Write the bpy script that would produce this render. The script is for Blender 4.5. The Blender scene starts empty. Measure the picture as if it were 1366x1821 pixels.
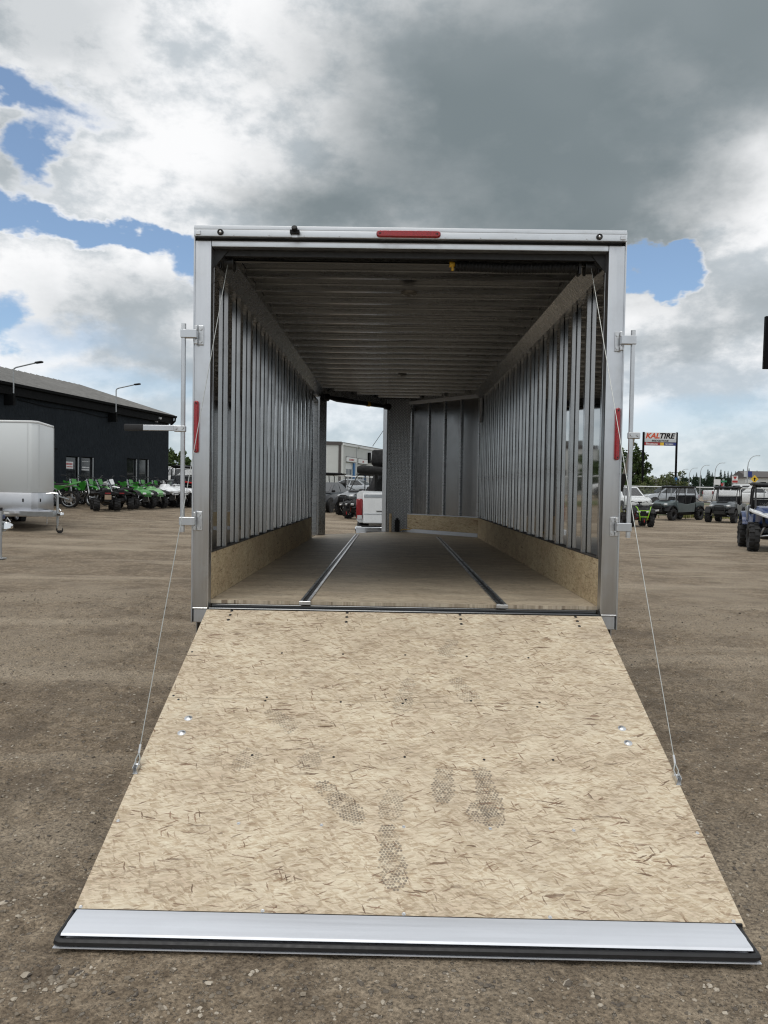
import bpy, bmesh, math, random
import numpy as np
from mathutils import Vector, Matrix, Euler
R = math.radians
random.seed(7); rng = np.random.default_rng(11)
SC = bpy.context.scene
COL = SC.collection

# ------------------------------------------------------------------ camera
cam = bpy.data.cameras.new('camera'); camo = bpy.data.objects.new('camera', cam); COL.objects.link(camo)
cam.sensor_fit = 'VERTICAL'; cam.sensor_height = 36.0; cam.lens = 1352.28/1821*36.0
cam.clip_start = 0.05; cam.clip_end = 9000
_yaw, _pit, _rol = -.0107, -.0308, .0162
_F = Vector((math.sin(_yaw)*math.cos(_pit), math.cos(_yaw)*math.cos(_pit), math.sin(_pit)))
_r0 = Vector((math.cos(_yaw), -math.sin(_yaw), 0)); _u0 = _r0.cross(_F)
_r = math.cos(_rol)*_r0 + math.sin(_rol)*_u0; _u = -math.sin(_rol)*_r0 + math.cos(_rol)*_u0
camo.matrix_world = Matrix(((_r.x,_u.x,-_F.x,-.0791),(_r.y,_u.y,-_F.y,0),(_r.z,_u.z,-_F.z,1.56),(0,0,0,1)))
SC.camera = camo
SC.view_settings.view_transform = 'Standard'; SC.view_settings.look = 'None'
SC.view_settings.gamma = 1.0; SC.view_settings.exposure = 0.0
SC.view_settings.use_curve_mapping = False
SC.cycles.use_denoising = True
SC.cycles.max_bounces = 6; SC.cycles.diffuse_bounces = 4; SC.cycles.glossy_bounces = 4
SC.cycles.transparent_max_bounces = 12
SC.cycles.sample_clamp_indirect = 6.0
SC.cycles.pixel_filter_type = 'BLACKMAN_HARRIS'; SC.cycles.filter_width = 1.2

# ------------------------------------------------------------------ node helper
class NT:
    def __init__(s, tree): s.t = tree; s.n = tree.nodes; s.l = tree.links
    def node(s, typ, **kw):
        n = s.n.new(typ)
        for k, v in kw.items(): setattr(n, k, v)
        return n
    def set(s, sock, v):
        if isinstance(v, bpy.types.NodeSocket): s.l.new(v, sock)
        elif v is not None: sock.default_value = v
    def m(s, op, a, b=None, c=None, clamp=False):
        n = s.node('ShaderNodeMath', operation=op, use_clamp=clamp)
        for i, v in enumerate((a, b, c)):
            if v is not None: s.set(n.inputs[i], v)
        return n.outputs[0]
    def vm(s, op, a, b=None):
        n = s.node('ShaderNodeVectorMath', operation=op)
        s.set(n.inputs[0], a)
        if b is not None: s.set(n.inputs[1], b)
        return n.outputs[0]
    def comb(s, x, y, z=0.0):
        n = s.node('ShaderNodeCombineXYZ')
        for i, v in enumerate((x, y, z)): s.set(n.inputs[i], v)
        return n.outputs[0]
    def sep(s, v):
        n = s.node('ShaderNodeSeparateXYZ'); s.set(n.inputs[0], v); return n.outputs
    def step(s, v, a, b, o0=0.0, o1=1.0):
        n = s.node('ShaderNodeMapRange', interpolation_type='SMOOTHSTEP')
        s.set(n.inputs['Value'], v); s.set(n.inputs['From Min'], a); s.set(n.inputs['From Max'], b)
        s.set(n.inputs['To Min'], o0); s.set(n.inputs['To Max'], o1); return n.outputs[0]
    def lin(s, v, a, b, o0=0.0, o1=1.0):
        n = s.node('ShaderNodeMapRange'); s.set(n.inputs['Value'], v); s.set(n.inputs['From Min'], a); s.set(n.inputs['From Max'], b)
        s.set(n.inputs['To Min'], o0); s.set(n.inputs['To Max'], o1); return n.outputs[0]
    def noise(s, vec, scale, detail=4, rough=.55, dist=0.0, out=0, dims='3D'):
        n = s.node('ShaderNodeTexNoise', noise_dimensions=dims)
        if vec is not None: s.set(n.inputs['Vector'], vec)
        s.set(n.inputs['Scale'], scale); s.set(n.inputs['Detail'], detail); s.set(n.inputs['Roughness'], rough); s.set(n.inputs['Distortion'], dist)
        return n.outputs[out]
    def vor(s, vec, scale, feature='F1', dims='3D', rnd=1.0):
        n = s.node('ShaderNodeTexVoronoi', feature=feature, voronoi_dimensions=dims)
        s.set(n.inputs['Vector'], vec); s.set(n.inputs['Scale'], scale); s.set(n.inputs['Randomness'], rnd); return n.outputs
    def mix(s, f, a, b, blend='MIX'):
        n = s.node('ShaderNodeMix', data_type='RGBA', blend_type=blend)
        s.set(n.inputs[0], f)
        for i, v in ((6, a), (7, b)):
            if isinstance(v, (tuple, list)) and len(v) == 3: v = (*v, 1)
            s.set(n.inputs[i], v)
        return n.outputs[2]
    def ramp(s, f, stops, interp='LINEAR'):
        n = s.node('ShaderNodeValToRGB'); cr = n.color_ramp; cr.interpolation = interp
        while len(cr.elements) < len(stops): cr.elements.new(.5)
        for e, (p, c) in zip(cr.elements, stops): e.position = p; e.color = (*c, 1) if len(c) == 3 else c
        s.set(n.inputs[0], f); return n.outputs[0]
    def bump(s, h, strength=.3, dist=.01, normal=None):
        n = s.node('ShaderNodeBump'); s.set(n.inputs['Strength'], strength); s.set(n.inputs['Distance'], dist); s.set(n.inputs['Height'], h)
        if normal is not None: s.set(n.inputs['Normal'], normal)
        return n.outputs[0]

# ------------------------------------------------------------------ world: broken cumulus over a blue sky
SUN_EL, SUN_AZ = R(68), R(205)            # azimuth clockwise from +Y
w = bpy.data.worlds.new('World'); SC.world = w; w.use_nodes = True
T = NT(w.node_tree); T.n.clear()
sky = T.node('ShaderNodeTexSky', sky_type='NISHITA'); sky.sun_disc = False
sky.sun_elevation = SUN_EL; sky.sun_rotation = SUN_AZ; sky.altitude = 700; sky.dust_density = 1.6; sky.ozone_density = 1.2
d = T.node('ShaderNodeTexCoord').outputs['Generated']
dx, dy, dz = T.sep(d)
el = T.m('MULTIPLY', T.m('ARCSINE', dz), 57.2958); az = T.m('MULTIPLY', T.m('ARCTAN2', dx, dy), 57.2958)
zz = T.m('ADD', T.m('MAXIMUM', dz, 0.0), .16)
p = T.comb(T.m('DIVIDE', dx, zz), T.m('DIVIDE', dy, zz), 0.0)
sph = T.vm('MULTIPLY', d, (1.0, 1.0, 1.7))
nw = T.sep(T.noise(sph, 4.6, 6, .60, out=1))
wa = T.m('MULTIPLY', T.m('SUBTRACT', nw[0], .5), 15.0); we = T.m('MULTIPLY', T.m('SUBTRACT', nw[1], .5), 10.0)
azw = T.m('ADD', az, wa); elw = T.m('ADD', el, we)
def blob(a0, e0, ra, re, hard=.75, soft=1.35, tilt=0.0):
    da = T.m('SUBTRACT', azw, a0); de = T.m('SUBTRACT', elw, e0)
    if tilt: de = T.m('SUBTRACT', de, T.m('MULTIPLY', da, tilt))
    q = T.m('ADD', T.m('POWER', T.m('DIVIDE', da, ra), 2.0), T.m('POWER', T.m('DIVIDE', de, re), 2.0))
    return T.step(T.m('SQRT', q), soft, hard)
def total(lst):
    o = T.m('SUBTRACT', 1.0, lst[0])
    for b in lst[1:]: o = T.m('MULTIPLY', o, T.m('SUBTRACT', 1.0, b))
    return T.m('SUBTRACT', 1.0, o)
big = T.noise(T.vm('ADD', sph, (1.7, 0.4, 2.2)), 2.3, 3, .5)
fine = T.noise(T.vm('ADD', sph, (3.1, 8.2, 1.2)), 6.5, 8, .60)
lump = T.noise(T.vm('ADD', sph, (5.1, 1.2, 9.2)), 11.0, 8, .60)
dark = total([blob(7.5, 26, 16.5, 11.5, .25, 1.3), blob(14.5, 20.5, 10, 6.5, .35, 1.35), blob(24, 33, 15, 9, .2, 1.5), blob(28, 28, 9, 4.5, .2, 1.5), blob(-4, 19.5, 8, 3.2, 0.0, 1.6)])
grey = total([blob(-27, 29.0, 8, 4.6, .3, 1.4), blob(-20, 12.4, 8, 2.2, .1, 1.6), blob(-16, 9.0, 6, 1.7, .1, 1.5), blob(25.5, 12.6, 7, 2.2, .2, 1.5), blob(21, 10.2, 6, 1.1, .2, 1.5), blob(-27, 20.6, 5, 2.2, .2, 1.5)])
gaps = total([blob(-27.4, 23.8, 4.6, 1.0, .0, 1.7), blob(-24.2, 21.0, 1.6, 1.6, .0, 1.7), blob(-19.5, 17.2, 9, 1.1, .3, 1.4), blob(-14.6, 15.6, 2.6, 2.2, .3, 1.3), blob(-28, 17.6, 4, 1.3, .2, 1.3),
              blob(17.6, 16.0, 3.2, 1.9, .4, 1.5), blob(-28.5, 11.4, 2.4, 2.2, .2, 1.4)])
haz = total([blob(22, 5.2, 7, 1.6, .1, 1.6), blob(-19, 7.4, 7, 1.2, .1, 1.6), blob(-24, 10.5, 5, 1.2, .1, 1.5)])
dens = T.m('ADD', T.m('ADD', T.m('ADD', T.m('MULTIPLY', big, .35), T.m('MULTIPLY', fine, .40)), T.m('MULTIPLY', lump, .27)), T.m('MULTIPLY', dark, .35))
dens = T.m('ADD', T.m('SUBTRACT', T.m('SUBTRACT', dens, T.m('MULTIPLY', gaps, .30)), T.m('MULTIPLY', blob(18.8, 15.6, 2.3, 1.5, .0, 1.7), .46)), .055)
cover = T.m('MULTIPLY', T.step(dens, .30, .46), T.lin(haz, 0, 1, 1.0, .45))
# cloud brightness: white crests, grey bases
tex = T.m('ADD', T.m('MULTIPLY', lump, .32), T.m('MULTIPLY', fine, .68))
crest = T.m('MAXIMUM', T.step(tex, .41, .56), T.m('MULTIPLY', T.step(dens, .52, .40), .9))
col = T.mix(crest, (.55, .60, .64), (.97, .975, .985))
col = T.mix(T.m('MULTIPLY', T.step(big, .54, .70), .28), col, (.46, .51, .55))
col = T.mix(T.m('MULTIPLY', grey, T.lin(crest, 0, 1, .9, .55)), col, (.39, .435, .465))
dk = T.m('MULTIPLY', dark, T.lin(tex, .3, .7, 1.08, .94), clamp=True)
col = T.mix(dk, col, T.mix(T.step(big, .38, .62), (.20, .240, .258), (.270, .310, .330)))
col = T.vm('MULTIPLY', col, (10.0, 10.0, 10.0))
hz = T.step(el, 11.0, -1.0)
skyc = T.mix(T.lin(hz, 0, 1, .12, .85), T.vm('MULTIPLY', sky.outputs[0], (1.35, 1.45, 1.5)), (5.0, 6.1, 6.9))
allc = T.mix(T.m('MULTIPLY', cover, T.lin(hz, 0, 1, 1.0, .35)), skyc, col)
bg = T.node('ShaderNodeBackground'); T.set(bg.inputs[0], allc); bg.inputs[1].default_value = .1
w.cycles.sampling_method = 'MANUAL'; w.cycles.sample_map_resolution = 512
out = T.node('ShaderNodeOutputWorld'); T.l.new(bg.outputs[0], out.inputs[0])

# ------------------------------------------------------------------ sun behind thin cloud: weak and very soft
sl = bpy.data.lights.new('sun', 'SUN'); sl.energy = 1.4; sl.angle = R(34); sl.color = (1.0, .965, .91)
so = bpy.data.objects.new('sun', sl); COL.objects.link(so)
sd = Vector((math.sin(SUN_AZ)*math.cos(SUN_EL), math.cos(SUN_AZ)*math.cos(SUN_EL), math.sin(SUN_EL)))
so.rotation_euler = (-sd).to_track_quat('-Z', 'Y').to_euler(); so.location = (0, -20, 40)

# ------------------------------------------------------------------ mesh helper
class MB:
    def __init__(s): s.v = []; s.f = []
    def add(s, vs, fs):
        o = len(s.v); s.v += [tuple(a) for a in vs]; s.f += [tuple(i+o for i in f) for f in fs]; return s
    def box(s, x0, x1, y0, y1, z0, z1):
        return s.add([(x0,y0,z0),(x1,y0,z0),(x1,y1,z0),(x0,y1,z0),(x0,y0,z1),(x1,y0,z1),(x1,y1,z1),(x0,y1,z1)],
                     [(0,3,2,1),(4,5,6,7),(0,1,5,4),(1,2,6,5),(2,3,7,6),(3,0,4,7)])
    def obox(s, c, size, rot=None):
        hx, hy, hz = size[0]/2, size[1]/2, size[2]/2
        M = rot if rot is not None else Matrix.Identity(3)
        if isinstance(M, tuple): M = Euler(M).to_matrix()
        c = Vector(c); vs = []
        for z in (-hz, hz):
            for x, y in ((-hx,-hy),(hx,-hy),(hx,hy),(-hx,hy)): vs.append(c + M @ Vector((x,y,z)))
        return s.add(vs, [(0,3,2,1),(4,5,6,7),(0,1,5,4),(1,2,6,5),(2,3,7,6),(3,0,4,7)])
    def cyl(s, p0, p1, r0, r1=None, n=10, caps=True):
        r1 = r0 if r1 is None else r1
        p0 = Vector(p0); p1 = Vector(p1); ax = (p1-p0).normalized()
        u = ax.orthogonal().normalized(); v = ax.cross(u); vs = []
        for pp, rr in ((p0, r0), (p1, r1)):
            for k in range(n):
                a = 2*math.pi*k/n; vs.append(pp + (u*math.cos(a)+v*math.sin(a))*rr)
        fs = [(k, (k+1) % n, n+(k+1) % n, n+k) for k in range(n)]
        if caps: fs += [tuple(range(n-1,-1,-1)), tuple(range(n,2*n))]
        return s.add(vs, fs)
    def tube(s, pts, r, n=8):
        pts = [Vector(q) for q in pts]; rs = r if isinstance(r, (list,tuple)) else [r]*len(pts)
        up = None; vs = []
        for i, q in enumerate(pts):
            t = (pts[min(i+1,len(pts)-1)]-pts[max(i-1,0)]).normalized()
            if up is None: up = t.orthogonal().normalized()
            up = (up - t*up.dot(t)).normalized(); sd_ = t.cross(up)
            for k in range(n):
                a = 2*math.pi*k/n; vs.append(q + (up*math.cos(a)+sd_*math.sin(a))*rs[i])
        fs = []
        for i in range(len(pts)-1):
            for k in range(n): fs.append((i*n+k, i*n+(k+1) % n, (i+1)*n+(k+1) % n, (i+1)*n+k))
        fs += [tuple(range(n-1,-1,-1)), tuple(range((len(pts)-1)*n, len(pts)*n))]
        return s.add(vs, fs)
    def loft(s, loops, caps=True):
        n = len(loops[0]); vs = [q for lp in loops for q in lp]; fs = []
        for i in range(len(loops)-1):
            for k in range(n): fs.append((i*n+k, i*n+(k+1) % n, (i+1)*n+(k+1) % n, (i+1)*n+k))
        if caps: fs += [tuple(range(n-1,-1,-1)), tuple(range((len(loops)-1)*n, len(loops)*n))]
        return s.add(vs, fs)
    def prism(s, poly, a0, a1, axis='x'):
        """poly of 2D points extruded along axis between a0 and a1"""
        def P(q, a):
            return {'x': (a, q[0], q[1]), 'y': (q[0], a, q[1]), 'z': (q[0], q[1], a)}[axis]
        return s.loft([[P(q, a0) for q in poly], [P(q, a1) for q in poly]])
    def lathe(s, prof, n=20, axis='x', c=(0,0,0)):
        """prof: (axial, radius) closed loop revolved about axis"""
        vs = []; m_ = len(prof)
        for k in range(n):
            a = 2*math.pi*k/n
            for t, r in prof:
                q = {'x': (t, r*math.cos(a), r*math.sin(a)), 'y': (r*math.cos(a), t, r*math.sin(a)), 'z': (r*math.cos(a), r*math.sin(a), t)}[axis]
                vs.append((q[0]+c[0], q[1]+c[1], q[2]+c[2]))
        fs = [(k*m_+i, k*m_+(i+1) % m_, ((k+1) % n)*m_+(i+1) % m_, ((k+1) % n)*m_+i) for k in range(n) for i in range(m_)]
        return s.add(vs, fs)
    def quad(s, a, b, c, d_): return s.add([a, b, c, d_], [(0,1,2,3)])
    def mesh(s, name, mat, bevel=0.0, seg=1, smooth=35.0):
        me = bpy.data.meshes.new(name); me.from_pydata(s.v, [], s.f)
        bm = bmesh.new(); bm.from_mesh(me)
        bmesh.ops.recalc_face_normals(bm, faces=bm.faces)
        if bevel:
            ed = [e for e in bm.edges if len(e.link_faces) == 2 and e.calc_face_angle(0) > .5]
            bmesh.ops.bevel(bm, geom=ed, offset=bevel, segments=seg, affect='EDGES', clamp_overlap=True, profile=.6)
        bm.to_mesh(me); bm.free()
        if mat is not None: me.materials.append(mat)
        if smooth:
            me.polygons.foreach_set('use_smooth', [True]*len(me.polygons)); me.set_sharp_from_angle(angle=R(smooth))
        return me

def link(name, me, parent=None, loc=None, rot=None):
    o = bpy.data.objects.new(name, me); COL.objects.link(o)
    if parent is not None: o.parent = parent
    if loc is not None: o.location = loc
    if rot is not None: o.rotation_euler = rot
    return o
def part(name, mb, mat, parent, org=None, bevel=0.0, seg=1, smooth=35.0):
    """mesh part of a thing; org = parent's world position when mb is in world coordinates"""
    if org is not None: mb.v = [(a-org[0], b-org[1], c-org[2]) for a, b, c in mb.v]
    return link(name, mb.mesh(name, mat, bevel, seg, smooth), parent)
def thing(name, label, cat, loc=(0,0,0), rz=0.0, group=None):
    o = bpy.data.objects.new(name, None); COL.objects.link(o); o.empty_display_size = .2
    o.location = loc; o.rotation_euler = (0, 0, rz); return tag(o, label, cat, group)
def tag(o, label=None, cat=None, group=None, kind=None):
    for k, v in (('label', label), ('category', cat), ('group', group), ('kind', kind)):
        if v: o[k] = v
    return o
def copy_tree(o, parent=None):
    c = o.copy(); COL.objects.link(c)
    if parent is not None: c.parent = parent
    for ch in list(o.children): copy_tree(ch, c)
    return c

# ------------------------------------------------------------------ materials
def mat_base(name):
    m = bpy.data.materials.new(name); m.use_nodes = True
    t = NT(m.node_tree); b = t.n['Principled BSDF']; return m, t, b
def coords(t, kind='Object'): return t.node('ShaderNodeTexCoord').outputs[kind]
def simple(name, col, rough=.5, metal=0.0, var=.12, scale=6.0, bump=0.0, bscale=80.0, coat=0.0, spec=None, kind='Object', emit=None):
    m, t, b = mat_base(name); c = coords(t, kind)
    n = t.noise(c, scale, 5, .6)
    lo = tuple(max(0, x*(1-var)) for x in col); hi = tuple(min(1, x*(1+var)) for x in col)
    t.set(b.inputs['Base Color'], t.ramp(n, [(.3, lo), (.7, hi)]))
    t.set(b.inputs['Roughness'], t.lin(t.noise(c, scale*2.3, 4), .3, .7, max(.02, rough*.85), min(1, rough*1.15)))
    b.inputs['Metallic'].default_value = metal
    if coat: b.inputs['Coat Weight'].default_value = coat
    if spec is not None: b.inputs['Specular IOR Level'].default_value = spec
    if bump: t.set(b.inputs['Normal'], t.bump(t.noise(c, bscale, 4), bump, .01))
    return m
def osb(name, axes, light, mid, tan_, fleck, dirt=.25, seed=0.0, grime=0.0, rough=.75):
    """oriented strand board: ragged pale and tan strands, mostly lying across the sheet"""
    m, t, b = mat_base(name); X = t.sep(coords(t)); u, v = X[axes[0]], X[axes[1]]
    base = t.comb(u, v, seed)
    wob = t.noise(base, 22.0, 6, .68, out=1)
    bw_ = t.vm('ADD', base, t.vm('MULTIPLY', t.vm('SUBTRACT', wob, (.5, .5, .5)), (.026, .016, 0)))
    pale = tuple(min(1, x*1.10) for x in light)
    def layer(ang, su, sv, sd_):
        mp = t.node('ShaderNodeMapping'); t.set(mp.inputs[0], bw_); mp.inputs['Rotation'].default_value = (0, 0, R(ang)); mp.inputs['Location'].default_value = (sd_*3.1, sd_*1.7, 0)
        return t.sep(t.vor(t.vm('MULTIPLY', mp.outputs[0], (su, sv, 1.0)), 1.0, dims='2D')['Color'])
    stops = [(0.0, tan_), (.07, tuple((a+b)/2 for a, b in zip(tan_, mid))), (.30, mid), (.55, light), (.80, pale), (1.0, tuple((a+b)/2 for a, b in zip(light, mid)))]
    n1 = t.noise(t.vm('MULTIPLY', base, (9, 34, 1)), 1.0, 7, .68, .6)
    col = t.ramp(n1, [(.30, tan_), (.43, mid), (.53, light), (.66, pale)])
    for ang, su, sv, thr, op, sd_ in ((6, 9, 60, .25, .75, 1.), (-18, 13, 76, .5, .75, 2.), (26, 13, 74, .58, .75, 3.), (-42, 16, 84, .68, .75, 4.), (64, 17, 88, .78, .75, 5.), (3, 22, 125, .5, .7, 6.), (-15, 28, 160, .58, .65, 6.5), (38, 32, 175, .7, .65, 6.8)):
        L = layer(ang, su, sv, sd_)
        col = t.mix(t.step(L[1], thr, thr+.03, 0, op), col, t.ramp(L[0], stops))
    clump = t.step(t.noise(base, 7.0, 3, .6), .42, .62)
    for ang, su, sv, thr, sd_ in ((9, 22, 210, .962, 7.), (-28, 26, 210, .970, 8.), (70, 28, 210, .982, 9.), (-5, 14, 100, .982, 10.)):
        L = layer(ang, su, sv, sd_)
        col = t.mix(t.m('MULTIPLY', t.step(L[1], thr, thr+.008, 0, .85), t.lin(clump, 0, 1, .35, 1.0)), col, t.mix(L[0], fleck, tuple(x*2.4 for x in fleck)))
    fib = t.noise(t.vm('MULTIPLY', bw_, (26, 300, 1)), 1.0, 4, .65)
    col = t.mix(.35, col, t.ramp(fib, [(.3, (.22, .22, .22)), (.7, (.78, .78, .78))]), 'OVERLAY')
    lowf = t.noise(t.vm('MULTIPLY', base, (3.0, 6.0, 1)), 1.0, 4, .6)
    col = t.mix(.5, col, t.ramp(lowf, [(.32, (.33, .32, .31)), (.68, (.64, .64, .64))]), 'OVERLAY')
    patch = t.noise(base, 2.6, 5, .6)
    col = t.mix(t.step(patch, .48, .75, 0, dirt), col, (.33, .28, .22))
    if grime:
        g2 = t.noise(t.vm('MULTIPLY', base, (2.2, 9, 1)), 1.0, 6, .65)
        col = t.mix(t.step(g2, .35, .75, .05, grime), col, (.14, .12, .095))
    t.set(b.inputs['Base Color'], col)
    b.inputs['Roughness'].default_value = rough; b.inputs['Specular IOR Level'].default_value = .2 if rough > .6 else .5
    t.set(b.inputs['Normal'], t.bump(t.m('ADD', n1, fib), .12, .004))
    return m

M = {}
M['osb_ramp'] = osb('osb_ramp', (0, 1), (.585, .508, .388), (.465, .380, .268), (.28, .198, .128), (.10, .062, .04), .22)
M['osb_floor'] = osb('osb_floor', (0, 1), (.55, .475, .36), (.45, .37, .265), (.28, .21, .142), (.10, .07, .045), .3, 3.3, .35, .58)
M['osb_kick'] = osb('osb_kick', (1, 2), (.62, .52, .35), (.52, .41, .26), (.40, .30, .185), (.14, .09, .055), .15, 6.1)
M['osb_edge'] = simple('osb_edge', (.50, .38, .24), .8, 0, .25, 60)
def alu(name, col=(.72, .73, .745), rough=.3, aniso_axis=2, streak=.12, dirt=.25, bump=.03):
    m, t, b = mat_base(name); c = coords(t)
    sc = [14.0, 14.0, 14.0]; sc[aniso_axis] = .5
    br = t.noise(t.vm('MULTIPLY', c, tuple(sc)), 4.0, 4, .6)
    bl = t.noise(c, 5.0, 6, .65)
    colr = t.mix(t.step(bl, .42, .72, 0, dirt), (*col, 1), tuple(x*.72 for x in col))
    colr = t.mix(.15, colr, t.ramp(br, [(.3, tuple(x*.75 for x in col)), (.7, tuple(min(1, x*1.15) for x in col))]))
    t.set(b.inputs['Base Color'], colr); b.inputs['Metallic'].default_value = 1.0
    r1 = t.m('ADD', t.lin(br, .3, .7, rough-streak*.5, rough+streak*.5), t.step(bl, .45, .7, 0, dirt*.3))
    t.set(b.inputs['Roughness'], r1); bump and t.set(b.inputs['Normal'], t.bump(br, bump, .004))
    return m
M['alu_frame'] = alu('alu_frame', (.60, .62, .645), .33, 2, dirt=.4, bump=.02)
M['alu_beam'] = alu('alu_beam', (.68, .70, .72), .34, 0, dirt=.35, bump=.02)
M['alu_stud'] = alu('alu_stud', (.54, .545, .55), .20, 2, dirt=.2, bump=0.0)
M['alu_bow'] = alu('alu_bow', (.385, .395, .405), .28, 0, dirt=.12, bump=0.0)
M['alu_skin'] = alu('alu_skin', (.50, .495, .485), .035, 2, streak=.01, dirt=.05, bump=0.0)
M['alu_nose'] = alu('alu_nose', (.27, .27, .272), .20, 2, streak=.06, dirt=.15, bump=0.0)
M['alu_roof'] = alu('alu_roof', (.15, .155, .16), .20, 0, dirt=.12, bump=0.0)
M['alu_flap'] = alu('alu_flap', (.64, .665, .71), .5, 0, dirt=.18); M['alu_flap'].node_tree.nodes['Principled BSDF'].inputs['Metallic'].default_value = .45
M['zinc'] = simple('zinc', (.62, .63, .64), .35, 1.0, .15, 30)
M['black_rubber'] = simple('black_rubber', (.012, .012, .013), .55, 0, .3, 20)
M['black_plastic'] = simple('black_plastic', (.008, .008, .009), .5, 0, .3, 12, spec=.25)
M['black_steel'] = simple('black_steel', (.02, .02, .02), .45, .3, .3, 30)
M['yellow'] = simple('yellow', (.55, .33, .03), .5)
M['cable'] = simple('cable', (.42, .435, .42), .45, .7, .1, 90)
M['white_paint'] = simple('white_paint', (.74, .76, .77), .28, 0, .04, 3, coat=.3)
M['white_metal'] = simple('white_metal', (.60, .63, .64), .5, 0, .015, .6)
def lens_red():
    m, t, b = mat_base('red_lens'); c = coords(t)
    wv = t.vor(c, 160.0)[0]
    t.set(b.inputs['Base Color'], t.ramp(wv, [(.1, (.42, .008, .015)), (.8, (.22, .003, .008))]))
    b.inputs['Roughness'].default_value = .16; b.inputs['Coat Weight'].default_value = .5
    t.set(b.inputs['Normal'], t.bump(wv, .25, .004)); return m
M['red_lens'] = lens_red()
def dplate():
    m, t, b = mat_base('diamond_plate'); c = coords(t); X = t.sep(c)
    u = t.m('ADD', X[0], X[1]); v = X[2]
    def fam(sx, off):
        a = t.m('ADD', t.m('MULTIPLY', u, 22.0), t.m('MULTIPLY', v, 22.0*sx)); q = t.m('SUBTRACT', t.m('MULTIPLY', v, 22.0*sx), t.m('MULTIPLY', u, 22.0))
        fa = t.m('SUBTRACT', t.m('FRACT', t.m('ADD', a, off)), .5); fq = t.m('SUBTRACT', t.m('FRACT', t.m('ADD', q, off)), .5)
        dd = t.m('SQRT', t.m('ADD', t.m('POWER', t.m('MULTIPLY', fa, 3.6), 2.0), t.m('POWER', t.m('MULTIPLY', fq, 1.35), 2.0)))
        return t.step(dd, .62, .25)
    h = t.m('MAXIMUM', fam(1.0, 0.0), fam(-1.0, .25))
    t.set(b.inputs['Base Color'], t.mix(h, (.20, .20, .20), (.50, .50, .50))); b.inputs['Metallic'].default_value = 1.0
    b.inputs['Roughness'].default_value = .28; t.set(b.inputs['Normal'], t.bump(h, .9, .006)); return m
M['diamond'] = dplate()

# ------------------------------------------------------------------ ground
def _sm(t): t = np.clip(t, 0, 1); return t*t*(3-2*t)
def gh(x, y):
    """height of the yard: rises gently to the left and away"""
    A = np.clip(.25-.035*np.asarray(x, float), 0, .8)
    return A*_sm((np.asarray(y, float)-6)/30) + .45*_sm((np.asarray(y, float)-46)/14)
def G0(x, y): return float(gh(x, y))
def vnoise(x, y, seed=0):
    xi = np.floor(x).astype(np.int64); yi = np.floor(y).astype(np.int64); fx = x-xi; fy = y-yi
    fx = fx*fx*(3-2*fx); fy = fy*fy*(3-2*fy)
    def h(a, b):
        n = (a*374761393 + b*668265263 + seed*144665) & 0x7fffffff
        n = ((n ^ (n >> 13))*1274126177) & 0x7fffffff
        return ((n ^ (n >> 16)) & 0xffff)/65535.0
    return (h(xi,yi)*(1-fx)+h(xi+1,yi)*fx)*(1-fy)+(h(xi,yi+1)*(1-fx)+h(xi+1,yi+1)*fx)*fy
def dirt_h(x, y):
    n = (vnoise(x*.9, y*.9, 1)-.5)*.030 + (vnoise(x*3.1, y*3.1, 2)-.5)*.016 + (vnoise(x*9, y*9, 3)-.5)*.014 + (vnoise(x*22, y*22, 4)-.5)*.013 + np.clip(vnoise(x*13, y*13, 8)-.66, 0, 1)*.085
    fl = _sm((np.hypot(np.clip(np.abs(x)-1.3, 0, None), np.clip(np.abs(y-3.4)-1.2, 0, None)))/.5)
    lowonly = np.minimum(n, -.004)-.006
    return n*fl + lowonly*(1-fl)
xs = np.concatenate([-np.geomspace(3000, 7.2, 60), np.arange(-7, 7.01, .03), np.geomspace(7.2, 3000, 60)])
ys = np.concatenate([[-60, -20, -8, -3, -1], np.arange(0, 11.01, .03), np.arange(11.3, 60, .6), np.geomspace(61, 4000, 45)])
GX, GY = np.meshgrid(xs, ys); 
fade = _sm((14-np.hypot(GX*.8, GY))/6)
GZ = gh(GX, GY) + dirt_h(GX, GY)*fade - .012*(1-fade)
nx, ny = len(xs), len(ys)
idx = np.arange(nx*ny).reshape(ny, nx)
fc = np.stack([idx[:-1,:-1], idx[:-1,1:], idx[1:,1:], idx[1:,:-1]], -1).reshape(-1, 4)
def np_mesh(name, V, Fq, mat, smooth=True):
    me = bpy.data.meshes.new(name); V = np.asarray(V, np.float32); Fq = np.asarray(Fq, np.int32); k = Fq.shape[1]
    me.vertices.add(len(V)); me.vertices.foreach_set('co', V.ravel())
    me.loops.add(Fq.size); me.loops.foreach_set('vertex_index', Fq.ravel())
    me.polygons.add(len(Fq)); me.polygons.foreach_set('loop_start', np.arange(0, Fq.size, k, dtype=np.int32)); me.polygons.foreach_set('loop_total', np.full(len(Fq), k, np.int32))
    me.polygons.foreach_set('use_smooth', np.full(len(Fq), smooth)); me.update(calc_edges=True); me.materials.append(mat); return me
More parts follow.
